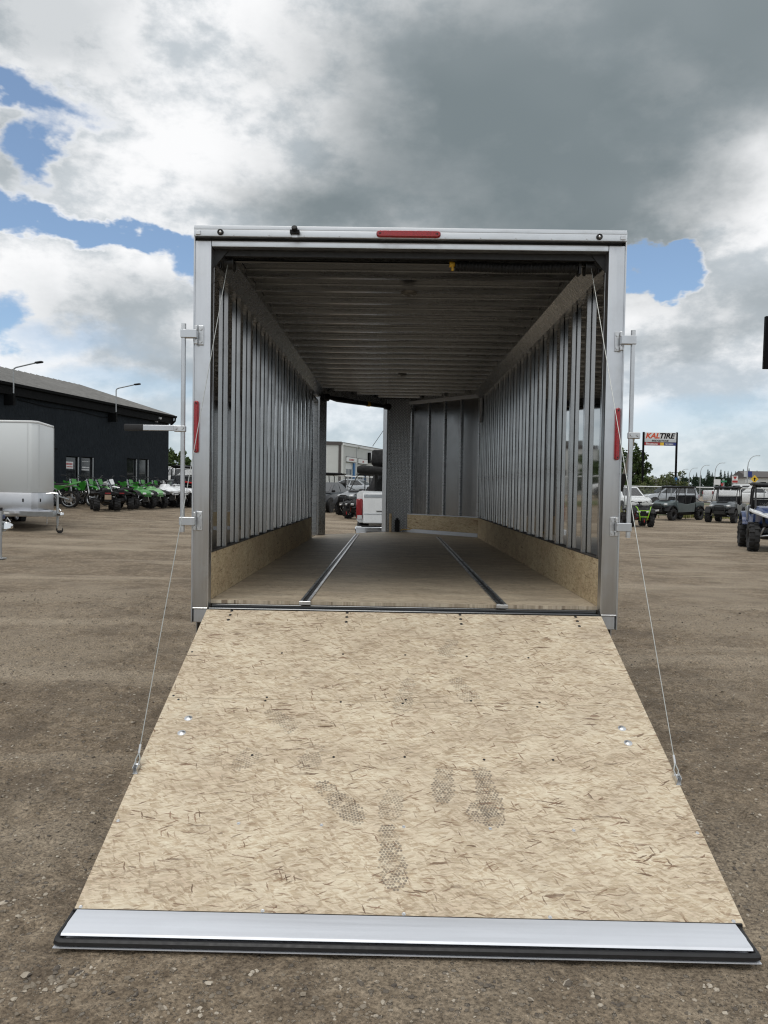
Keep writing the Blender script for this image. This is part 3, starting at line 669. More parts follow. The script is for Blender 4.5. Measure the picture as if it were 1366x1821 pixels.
# transition flap, seal and skin edge (world coordinates turned into ramp space)
inv = (Matrix.Translation(TO) @ ramp.matrix_basis).inverted()
def rw(name, mb, mat, bevel=0.0, seg=1, smooth=35.0):
    mb.v = [(lambda q: (q.x, -q.y, q.z))(inv @ Vector(q)) for q in mb.v]; return rp(name, mb, mat, bevel, seg, smooth)
fl = rw('transition_flap', MB().loft([[(x, 2.643, .050), (x, 2.560, .0485), (x, 2.553, .0455), (x, 2.512, .0430), (x, 2.505, .036), (x, 2.643, .030)] for x in (-1.174, 1.152)]), 'alu_flap', .0012)
rw('flap_hinge', MB().box(-1.19, 1.178, 2.6435, 2.652, .030, .0475), 'black_steel')
se = MB().tube([(-1.187, 2.655, .030), (-1.187, 2.60, .023), (-1.186, 2.515, .0195), (-1.183, 2.502, .0195), (-1.172, 2.498, .0195), (1.151, 2.498, .0195), (1.162, 2.502, .0195), (1.165, 2.515, .0195), (1.166, 2.60, .023), (1.166, 2.655, .030)], .0128, 8)
rw('rubber_seal', se, 'black_rubber')
rw('door_skin_edge', MB().box(-1.192, 1.171, 2.4862, 2.76, .004, .0068), 'alu_flap')
# dirty footprints: flat dust marks on the boards
def dust(nm, lo, hi):
    m, t, b = mat_base(nm); c = coords(t)
    t.set(b.inputs['Base Color'], (.20, .175, .15, 1)); b.inputs['Roughness'].default_value = .95
    t.set(b.inputs['Alpha'], t.m('MULTIPLY', t.step(t.noise(c, 16.0, 5, .65), .30, .60, lo, hi), t.lin(t.noise(c, 160, 3), .3, .7, .55, 1.0)))
    return m
M['dust'] = dust('dust_mark', .0, .40); M['dust_bold'] = dust('dust_mark_bold', .06, .62)
def inside(pt, poly):
    x, y = pt; c = False; j = len(poly)-1
    for i in range(len(poly)):
        if (poly[i][1] > y) != (poly[j][1] > y) and x < (poly[j][0]-poly[i][0])*(y-poly[i][1])/(poly[j][1]-poly[i][1])+poly[i][0]: c = not c
        j = i
    return c
SOLE = [(.0, .145), (.032, .13), (.047, .09), (.050, .04), (.040, -.02), (.036, -.06), (.040, -.10), (.030, -.138), (0, -.148), (-.030, -.138), (-.038, -.10), (-.034, -.06), (-.040, -.02), (-.050, .04), (-.046, .09), (-.03, .13)]
def footprint(cx_, cy_, ang, y0=-1, y1=1, sc_=1.0, pit=.0135, bold=False):
    mb = MB(); ca, sa = math.cos(ang), math.sin(ang); ro = pit*.44; n = 0
    for j in range(-16, 17):
        for i in range(-8, 9):
            x = (i+.5*(j % 2))*pit; y = j*pit*.866
            if y < y0 or y > y1 or not inside((x/sc_, y/sc_), SOLE) or random.random() < .06: continue
            vs = []
            for k in range(6):
                a = math.pi/6+k*math.pi/3; px_, py_ = x+ro*math.cos(a), y+ro*math.sin(a)
                vs.append((cx_+px_*ca-py_*sa, cy_+px_*sa+py_*ca, .0006))
            mb.add(vs, [(0,1,2,3,4,5)])
    o = rp('footprint', mb, 'dust_bold' if bold else 'dust', smooth=0); o['kind'] = 'stuff'
for a in ((-.275, 1.53, -.75, -1, 1, 1.05, .0135, True), (.165, 1.385, .1, -.06, .15, 1.0, .0135, True), (.345, 1.45, -.12, -.15, .15, 1.1, .0135, True), (.27, 1.555, -1.1, -.02, .15, 1.05, .0135, True), (-.06, 1.80, -.12, -1, 1, 1.1, .0135, True), (-.565, 1.03, -.9, -1, .06), (-.69, 1.23, .5, 0, .2), (-.055, 1.50, 0.2, -.05, .12),
          (.255, .355, .3, -.08, .1), (.0, .80, .2, -1, 1), (.30, .74, -.4, -.1, .1), (-.42, 1.24, .2, -.06, .1)): footprint(*a)
def smudge(n_):
    for k in range(n_):
        cx_, cy_ = random.uniform(-1.0, 1.05), random.uniform(.2, 1.95); r_ = random.uniform(.025, .07); mb = MB(); vs = [(cx_+r_*math.cos(a)*(random.uniform(.6, 1.2)), cy_+r_*.7*math.sin(a)*(random.uniform(.6, 1.2)), .0009) for a in np.linspace(0, 6.0, 14)]
        mb.add(vs, [tuple(range(14))]); o = rp('dust_smudge', mb, 'dust', smooth=0)

# ------------------------------------------------------------------ more materials
M['glass_dark'] = simple('glass_dark', (.012, .014, .016), .06, 0, .3, 2, spec=.8)
M['glass_clear'] = simple('glass_clear', (.04, .045, .05), .04, 0, .1, 2)
M['glass_clear'].node_tree.nodes['Principled BSDF'].inputs['Alpha'].default_value = .16
M['chrome'] = simple('chrome', (.70, .71, .72), .12, 1.0, .06)
M['red_light'] = simple('red_light', (.22, .008, .012), .15, 0, .2, 9, coat=.5)
M['lamp_glass'] = simple('lamp_glass', (.55, .57, .58), .12, .2)
M['rim_dark'] = simple('rim_dark', (.03, .03, .032), .4, .5)
M['green'] = simple('green', (.030, .195, .022), .35, 0, .12, 4, coat=.3)
M['lime'] = simple('lime', (.26, .55, .03), .35, 0, .1, 4, coat=.2)
M['pale_green'] = simple('pale_green', (.16, .36, .14), .35, 0, .1, 4, coat=.2)
M['seat_black'] = simple('seat_black', (.010, .010, .011), .75, 0, .2, 20)
M['grey_green'] = simple('grey_green', (.075, .098, .10), .32, 0, .1, 4, coat=.3)
M['slate'] = simple('slate', (.10, .112, .122), .3, 0, .1, 4, coat=.3)
M['blue'] = simple('blue', (.022, .045, .13), .3, 0, .15, 4, coat=.4)
M['silver'] = simple('silver', (.42, .45, .48), .3, .4, .1, 4, coat=.3)
M['car_grey'] = simple('car_grey', (.014, .016, .019), .35, .2, .1, 3, coat=.2)
M['red_paint'] = simple('red_paint', (.45, .02, .02), .35, 0, .1, 4, coat=.3)
M['charcoal'] = None
def stucco():
    m, t, b = mat_base('charcoal_stucco'); c = coords(t)
    sw = t.noise(t.vm('MULTIPLY', c, (1, 1, .5)), 5.5, 6, .65, 1.4); n2 = t.noise(c, 1.2, 4)
    col = t.ramp(sw, [(.3, (.0110, .0145, .0185)), (.7, (.0205, .0260, .0320))]); col = t.mix(t.step(n2, .45, .7, 0, .4), col, (.024, .030, .036))
    t.set(b.inputs['Base Color'], col); b.inputs['Roughness'].default_value = .9; b.inputs['Specular IOR Level'].default_value = .15
    t.set(b.inputs['Normal'], t.bump(sw, .9, .06)); return m
M['charcoal'] = stucco()
M['roof_metal'] = simple('roof_metal', (.13, .13, .126), .55, .3, .12, 1.2)
M['trim_black'] = simple('trim_black', (.005, .0055, .006), .7, spec=.1)
M['trim_brown'] = simple('trim_brown', (.075, .065, .062), .55)
M['siding'] = simple('siding', (.56, .57, .56), .5, 0, .04, 1.0)
M['blue_trim'] = simple('blue_trim', (.03, .14, .34), .5)
M['sign_white'] = simple('sign_white', (.66, .67, .67), .4, 0, .03)
M['sign_grey'] = simple('sign_grey', (.50, .52, .53), .4, 0, .03)
M['sign_red'] = simple('sign_red', (.36, .03, .03), .4)
M['sign_orange'] = simple('sign_orange', (.60, .075, .02), .4, 0, .05)
M['sign_black'] = simple('sign_black', (.004, .004, .005), .6, spec=.1)
M['sign_blue'] = simple('sign_blue', (.015, .03, .17), .4)
M['sign_yellow'] = simple('sign_yellow', (.72, .46, .03), .4)
M['sign_green'] = simple('sign_green', (.02, .22, .10), .4)
M['galv'] = simple('galv', (.40, .42, .43), .45, .8, .1, 8)
M['bark'] = simple('bark', (.07, .055, .042), .9, 0, .3, 12, bump=.5)

# ------------------------------------------------------------------ lettering (flat print on signs)
def text_part(name, txt, size, mat, parent, loc, rot, shear=0.0, bold=0.0, sx=1.0):
    cu = bpy.data.curves.new(name, 'FONT'); cu.body = txt; cu.size = size; cu.shear = shear; cu.offset = bold; cu.extrude = .004; cu.resolution_u = 2; cu.align_x = 'LEFT'
    ob = bpy.data.objects.new(name, cu); COL.objects.link(ob)
    dg = bpy.context.evaluated_depsgraph_get(); me = bpy.data.meshes.new_from_object(ob.evaluated_get(dg)); bpy.data.objects.remove(ob)
    me.materials.clear(); me.materials.append(mat)
    o = link(name, me, parent, loc, rot); o.scale = (sx, 1, 1); return o

# ------------------------------------------------------------------ walls with openings
def holed_wall(L, H, holes, th, z0=0.0):
    """local x along, wall slab y in [-th,0], z up; holes = (x0,x1,z0,z1)"""
    xs_ = sorted({0.0, L, *[h[0] for h in holes], *[h[1] for h in holes]}); zs_ = sorted({z0, H, *[h[2] for h in holes], *[h[3] for h in holes]})
    mb = MB(); idx_ = {}
    solid = lambda i, j: 0 <= i < len(xs_)-1 and 0 <= j < len(zs_)-1 and not any(h[0] <= (xs_[i]+xs_[i+1])/2 <= h[1] and h[2] <= (zs_[j]+zs_[j+1])/2 <= h[3] for h in holes)
    def q(*v): mb.quad(*v)
    for i in range(len(xs_)-1):
        for j in range(len(zs_)-1):
            if not solid(i, j): continue
            a, b, c, e = xs_[i], xs_[i+1], zs_[j], zs_[j+1]
            q((a,0,c),(b,0,c),(b,0,e),(a,0,e)); q((a,-th,c),(a,-th,e),(b,-th,e),(b,-th,c))
            if not solid(i-1, j): q((a,0,c),(a,0,e),(a,-th,e),(a,-th,c))
            if not solid(i+1, j): q((b,0,c),(b,-th,c),(b,-th,e),(b,0,e))
            if not solid(i, j-1): q((a,0,c),(a,-th,c),(b,-th,c),(b,0,c))
            if not solid(i, j+1): q((a,0,e),(b,0,e),(b,-th,e),(a,-th,e))
    return mb

# ------------------------------------------------------------------ charcoal dealership building on the left
DB = thing('dealership_building', 'long charcoal stucco building with grey metal roof and gooseneck lamps', 'building', (-12.2, 41.0, 0), R(-101.397))
BL_, BE = 30.0, 5.28
wins = [(7.99, 8.95, .62, 2.73), (6.90, 7.87, .62, 2.75), (3.17, 4.16, .66, 2.84), (2.04, 3.01, .66, 2.86)]
def db(name, mb, mat, parent=None, bevel=0.0, smooth=30.0): return part(name, mb, M[mat], parent or DB, None, bevel, 1, smooth)
db('wall', holed_wall(BL_, BE, wins, .25, -.4), 'charcoal', smooth=0)
db('end_wall', MB().prism([(-.26, -.4), (-.26, BE), (-5.57, 7.0), (-11, 5.3), (-11, -.4)], 0.0, .2, 'x'), 'charcoal', smooth=0)
db('interior', MB().box(.3, BL_-.2, -6.0, -5.9, -.3, 5.0).box(.3, BL_-.2, -5.9, -.3, .30, .36), 'seat_black', smooth=0)
rf = db('roof', MB().prism([(.26, BE-.03), (.26, BE+.02), (-5.57, 7.06), (-11.6, 5.2), (-11.6, 5.1), (-5.57, 6.96)], -.22, BL_+.3, 'x'), 'roof_metal', smooth=0)
rb_ = MB()
rib = MB()
for k in range(int((BL_+.5)/.45)):
    x = -.18+k*.45; rib.loft([[(x-.02, y_, z_), (x, y_, z_+.03), (x+.02, y_, z_)] for y_, z_ in ((.26, BE+.021), (-5.57, 7.061))])
part('standing_seams', rib, M['roof_metal'], rf, None, smooth=0)['kind'] = 'stuff'
db('soffit', MB().box(-.18, BL_, .003, .20, BE-.42, BE-.06), 'trim_black', bevel=.01)
gu = db('gutter', MB().prism([(.205, BE-.11), (.32, BE-.08), (.34, BE+.02), (.31, BE+.02), (.29, BE-.06), (.205, BE-.07)], -.30, BL_, 'x'), 'trim_black')
part('downspout', MB().tube([(-.16, .30, BE-.08), (-.16, .28, BE-.26), (-.06, .10, BE-.48), (-.02, .05, BE-.60)], .05, 8), M['trim_black'], gu)
for i, (a, b, c, e) in enumerate(wins):
    f_ = db('window', MB().box(a+.003, a+.045, -.14, -.07, c+.003, e-.003).box(b-.045, b-.003, -.14, -.07, c+.003, e-.003).box(a+.046, b-.046, -.14, -.07, e-.048, e-.003).box(a+.046, b-.046, -.14, -.07, c+.003, c+.048), 'trim_black')
    part('bright_jamb', MB().box(a+.010, a+.085, -.066, -.02, c+.01, e-.02), M['galv'], f_)
    part('pane', MB().box(a+.046, b-.046, -.115, -.10, c+.049, e-.049), M['glass_dark'], f_)
def winsign(x0, x1, z0, z1, mat, lines, base=True):
    o = db('window_sign', MB().box(x0, x1, -.099, -.094, z0, z1), mat)
    mb = MB(); r = random.Random(x0)
    for zc, h in lines:
        x = x0+.05
        while x < x1-.08:
            w_ = r.uniform(.03, .07); mb.box(x, min(x+w_, x1-.04), -.0935, -.0915, zc-h/2, zc+h/2); x += w_+.018
    part('sign_lettering', mb, M['sign_red'] if mat == 'sign_white' else M['sign_white'], o, smooth=0); return o
winsign(8.33, 8.87, 2.20, 2.50, 'sign_white', ((2.40, .08), (2.28, .05)))
winsign(7.10, 7.74, 2.10, 2.34, 'glass_dark', ((2.285, .055), (2.18, .055)))
winsign(7.10, 7.74, 2.40, 2.66, 'glass_dark', ((2.55, .02),))
for x0, y0, z0, x1, z1 in ((12.70, .7, BE+.03, 10.55, 6.03), (5.75, .7, BE+.03, 3.21, 6.17)):
    la = db('roof_lamp', MB().tube([(x0, .37, z0-.40), (x0, .37, z1-.26), (x0, .40, z1-.20), (x0, .49, z1-.16), (x0, 1.30, z1-.01)], .027, 8), 'galv')
    part('lamp_head', MB().obox((x0, 1.45, z1+.01), (.16, .32, .07), (R(6), 0, 0)), M['rim_dark'], la, None, .03)
    part('wall_bracket', MB().box(x0-.06, x0+.06, .002, .41, z0-.85, z0-.45), M['trim_black'], la)
sc_ = db('security_camera', MB().cyl((1.42, .0, 5.07), (1.42, .16, 5.05), .05, n=10).obox((1.40, .2, 5.05), (.10, .22, .09), (R(-15), 0, 0)), 'white_paint')
part('flood_light', MB().obox((1.46, .08, 4.86), (.13, .10, .07)), M['white_paint'], sc_)
db('wall_pipe', MB().box(9.7, 10.1, .001, .12, 2.95, 3.02), 'trim_black')
db('wall_cable', MB().tube([(12, .03, 4.75), (10.2, .04, 4.66), (8.2, .03, 4.72), (6.4, .04, 4.62), (5.4, .03, 4.70), (5.2, .03, 4.5)], .014, 6), 'trim_black')

# ------------------------------------------------------------------ wheels
_wc = {}
def wheel(parent, x, y, r, w_, rim=.55, lug=0, rimmat='rim_dark', zoff=0.0, lean=0):
    key = (r, w_, rim, lug, rimmat)
    if key not in _wc:
        mb = MB().lathe(tyre_prof(r-(.018 if lug else 0), w_, r*rim), 26, 'y')
        for k in range(lug):
            a = 2*math.pi*k/lug
            for s_ in (-1, 1):
                aa = a+(0 if s_ < 0 else math.pi/lug)
                mb.obox((math.cos(aa)*(r-.012), s_*w_*.25, math.sin(aa)*(r-.012)), (.03, w_*.44, r*3.0/lug), (0, -aa, 0) )
                mb.obox((math.cos(aa)*(r-.05), s_*w_*.47, math.sin(aa)*(r-.05)), (.07, w_*.09, r*2.4/lug), (0, -aa, 0))
        me = mb.mesh('wheel', M['tyre'])
        rr = r*rim; mr = MB().lathe([(-w_*.36, rr*.98), (-w_*.30, rr*.86), (w_*.30, rr*.86), (w_*.36, rr*.98), (w_*.44, rr*1.03), (w_*.38, rr*1.05), (-w_*.38, rr*1.05), (-w_*.44, rr*1.03)], 20, 'y')
        mr.lathe([(-w_*.12, .012), (-w_*.16, rr*.25), (-w_*.05, rr*.3), (w_*.05, rr*.3), (w_*.16, rr*.25), (w_*.12, .012)], 12, 'y')
        for k in range(6):
            a = k*math.pi/3; mr.obox((math.cos(a)*rr*.57, 0, math.sin(a)*rr*.57), (rr*.66, w_*.26, rr*.2), (0, -a, 0))
        _wc[key] = (me, mr.mesh('rim', M[rimmat]))
    o = link('wheel', _wc[key][0], parent, (x, y, r+zoff)); link('rim', _wc[key][1], o); return o
def hexloft(st):
    """stations (x, halfwidth, z0, z1[, chamfer]) -> octagonal loft along x"""
    lp = []
    for s_ in st:
        x, h, a, b = s_[:4]; c = s_[4] if len(s_) > 4 else min(.08, h*.3, (b-a)*.4)
        lp.append([(x,-h+c,a),(x,h-c,a),(x,h,a+c),(x,h,b-c),(x,h-c,b),(x,-h+c,b),(x,-h,b-c),(x,-h,a+c)])
    return MB().loft(lp)
def vh(name, label, cat, px, py, head, group=None):
    """vehicle root on the yard; head = heading angle in degrees, 0 = +X"""
    return thing(name, label, cat, (px, py, G0(px, py)), R(head), group)
def P_(root): return lambda name, mb, mat, parent=None, bevel=0.0, smooth=40.0: part(name, mb, M[mat], parent or root, None, bevel, 1, smooth)

def side_by_side(label, px, py, head, body='slate', seats=2, roof=True, sport=False, fender=None, wr=.345, name='side_by_side', group=None, winch=False, accent=None):
    rt = vh(name, label, 'utility vehicle', px, py, head, group); p_ = P_(rt)
    x2 = 0.0 if seats == 2 else -.75                       # extra cabin length to the rear
    fx = 1.02; rx = -.98+x2*1.0; tw = .66 if not sport else .74; hb_ = .02 if not sport else .10
    p_('chassis', hexloft([(1.15, .34, .34, .52), (.6, .52, .30, .50), (-.6+x2, .54, .30, .52), (-1.2+x2, .40, .40, .60)]), 'black_plastic')
    hd = p_('hood', hexloft([(.42, .66, .62, 1.14+hb_), (.80, .64, .66, 1.10+hb_), (1.18, .54, .70, 1.00+hb_), (1.42, .40, .74, .90+hb_)]), body)
    part('hood_vent', MB().prism([(.62, 1.125+hb_), (.95, 1.075+hb_), (.95, 1.10+hb_), (.62, 1.15+hb_)], -.28, .28, 'y') if not sport else MB().prism([(.62, 1.145+hb_), (1.1, 1.06+hb_), (1.1, 1.09+hb_), (.62, 1.17+hb_)], -.20, .20, 'y'), M[accent or 'black_plastic'], hd)
    p_('front_guard', MB().tube([(1.40, -.34, .50), (1.52, -.30, .62), (1.52, -.26, .86), (1.46, -.22, .94), (1.46, .22, .94), (1.52, .26, .86), (1.52, .30, .62), (1.40, .34, .50)], .022, 8).box(1.30, 1.46, -.30, .30, .46, .66), 'black_steel')
    p_('grille', MB().prism([(1.30, .66), (1.47, .70), (1.45, .84), (1.28, .86)], -.36, .36, 'y'), 'black_plastic')
    for s_ in (-1, 1):
        hl = p_('headlight', MB().obox((1.33, s_*.44, .90+hb_), (.16, .20, .09), (0, R(18), s_*R(25))), 'lamp_glass', bevel=.02)
        fm = fender or 'black_plastic'
        arc = [(fx+math.cos(a)*(wr+.13), wr+.05+math.sin(a)*(wr+.11)+hb_) for a in np.linspace(R(15), R(170), 9)]
        arc2 = [(fx+math.cos(a)*(wr+.07), wr+.05+math.sin(a)*(wr+.05)+hb_) for a in np.linspace(R(170), R(15), 9)]
        y0, y1 = sorted((s_*(tw-.20), s_*(tw+.10))); p_('front_fender', MB().prism(arc+arc2, y0, y1, 'y') if not sport else MB().loft([[(fx-.34, s_*(tw+.08), 1.10), (fx+.26, s_*(tw+.07), 1.06), (fx+.28, s_*(tw+.06), 1.12), (fx-.34, s_*(tw+.06), 1.18)], [(fx+.0, s_*(tw-.16), 1.02), (fx+.42, s_*(tw-.18), .96), (fx+.42, s_*(tw-.18), 1.02), (fx+.0, s_*(tw-.16), 1.10)], [(fx+.25, s_*.30, .90), (fx+.50, s_*.28, .86), (fx+.50, s_*.28, .91), (fx+.25, s_*.30, .97)]]), fm, bevel=.008 if sport else 0)
        if sport: p_('fender_liner', MB().prism([(fx-.42, .98), (fx+.0, 1.04), (fx+.22, .97), (fx+.3, .7), (fx-.30, .62)], *sorted((s_*(tw-.42), s_*(tw-.20))), 'y'), 'black_plastic')
        arc = [(rx+math.cos(a)*(wr+.13), wr+.05+math.sin(a)*(wr+.11)+hb_) for a in np.linspace(R(15), R(165), 9)]
        arc2 = [(rx+math.cos(a)*(wr+.07), wr+.05+math.sin(a)*(wr+.05)+hb_) for a in np.linspace(R(165), R(15), 9)]
        p_('rear_fender', MB().prism(arc+arc2, y0, y1, 'y'), body if sport else 'black_plastic')
        ya, yb_ = sorted((s_*.64, s_*.70))
        d0, d1 = .52, -.55+x2
        dr = p_('door', MB().prism([(d0, .46), (d0+.05, 1.02), (d0-.35, 1.00), ((d0+d1)/2, .92), (d1+.1, 1.02), (d1, 1.06), (d1+.12, .48)], ya, yb_, 'y'), body if not sport else 'blue', bevel=.012)
        if sport:
            part('door_panel', MB().prism([(d0-.05, .60), (d0-.10, .80), (d1+.45, .62), (d1+.3, .52)], *sorted((s_*.702, s_*.712)), 'y'), M['silver'], dr)
            p_('side_scoop', MB().prism([(d1+.05, .78), (d1+.22, 1.26), (d1-.28, 1.20), (d1-.35, .85)], *sorted((s_*.60, s_*.74)), 'y'), 'silver', bevel=.02)
        wheel(rt, fx, s_*tw, wr, .26, .48, 14, 'rim_dark'); wheel(rt, rx, s_*tw, wr, .28, .48, 14, 'rim_dark')
        p_('suspension_arm', MB().cyl((fx+.08, s_*.25, wr+.06), (fx, s_*(tw-.1), wr), .025, n=6).cyl((fx-.12, s_*.25, wr+.06), (fx, s_*(tw-.1), wr), .025, n=6).cyl((fx, s_*.36, .85), (fx, s_*(tw-.16), wr+.03), .035, n=8), 'zinc')
        p_('suspension_arm', MB().cyl((rx+.25, s_*.3, wr+.05), (rx, s_*(tw-.1), wr), .03, n=6).cyl((rx+.05, s_*.36, .9), (rx, s_*(tw-.18), wr+.03), .035, n=8), 'black_steel')
    p_('cargo_bed', MB().box(-1.46+x2, -.62+x2, -.66, .66, .74, .80).box(-1.46+x2, -.62+x2, -.69, -.63, .74, 1.06).box(-1.46+x2, -.62+x2, .63, .69, .74, 1.06).box(-1.47+x2, -1.42+x2, -.66, .66, .76, 1.05).box(-.68+x2, -.62+x2, -.66, .66, .76, 1.10), body, bevel=.015)
    for row in range(seats//2):
        xb = -.05-.75*row
        for s_ in (-1, 1):
            st_ = p_('seat', MB().obox((xb+.12, s_*.30, .68), (.50, .46, .14)), 'seat_black', bevel=.04)
            part('backrest', MB().loft([[(xb-.14-.18*f, s_*.30-w_, .70+h) for w_ in (.22,)]+[(xb-.14-.18*f, s_*.30+w_, .70+h) for w_ in (.22,)]+[(xb-.25-.18*f, s_*.30+w_, .70+h) for w_ in (.20,)]+[(xb-.25-.18*f, s_*.30-w_, .70+h) for w_ in (.20,)] for f, h in ((0, 0), (.6, .40), (1.0, .66))]), M['seat_black'], st_, None, .03)
    p_('dashboard', hexloft([(.38, .62, .82, 1.12), (.58, .62, .80, 1.13)]), 'black_plastic')
    p_('steering_wheel', MB().tube([(.22+.06*math.sin(a), .30+.17*math.cos(a), 1.10+.16*math.sin(a)) for a in np.linspace(0, 2*math.pi, 17)], .016, 6).cyl((.40, .30, 1.0), (.24, .30, 1.10), .02, n=6), 'black_plastic')
    rz = 1.88 if not sport else 1.80
    cg = MB()
    xr = -.60+x2
    for s_ in (-1, 1):
        cg.tube([(.62, s_*.64, 1.08), (.18, s_*.60, rz-.06), (.08, s_*.58, rz), (xr+.1, s_*.58, rz), (xr, s_*.60, rz-.07), (xr-.04, s_*.66, .80)], .025, 8)
        cg.tube([(-.30, s_*.58, rz), (-.34, s_*.66, .90)], .025, 8)
        if seats == 4: cg.tube([(xr-.02, s_*.62, 1.30), (-1.35+x2, s_*.62, 1.02)], .02, 6)
    cg.cyl((.08, -.58, rz), (.08, .58, rz), .025, n=8).cyl((xr+.1, -.58, rz), (xr+.1, .58, rz), .025, n=8).cyl((-.30, -.58, rz), (-.30, .58, rz), .025, n=8).cyl((xr-.02, -.63, 1.45), (xr-.02, .63, 1.45), .02, n=8)
    p_('roll_cage', cg, 'black_steel')
    if roof: 
        ro = p_('roof', hexloft([(.26, .56, rz+.01, rz+.05, .02), (.14, .66, rz+.03, rz+.09, .02), (-.25, .68, rz+.03, rz+.12, .03), (xr, .66, rz+.03, rz+.09, .02), (xr-.08, .58, rz+.02, rz+.05, .015)]), 'black_plastic' if not sport else 'black_plastic')
        rbm = MB()
        for yy in (-.38, 0, .38): rbm.box(xr+.1, .05, yy-.06, yy+.06, rz+.10, rz+.125)
        part('roof_rib', rbm, M['black_plastic'], ro)
    p_('windscreen', MB().quad((.60, -.58, 1.12), (.60, .58, 1.12), (.19, .53, rz-.06), (.19, -.53, rz-.06)), 'glass_clear', smooth=0)
    p_('cab_darkening_panel', MB().box(xr-.03, xr-.005, -.60, .60, .80, 1.42), 'seat_black')  # black panel added behind the seats so the cabin looks dark
    if winch: p_('winch', MB().box(1.44, 1.56, -.16, .16, .50, .60).cyl((1.56, .0, .52), (1.64, .0, .50), .04, n=8), 'zinc', bevel=.01)
    return rt

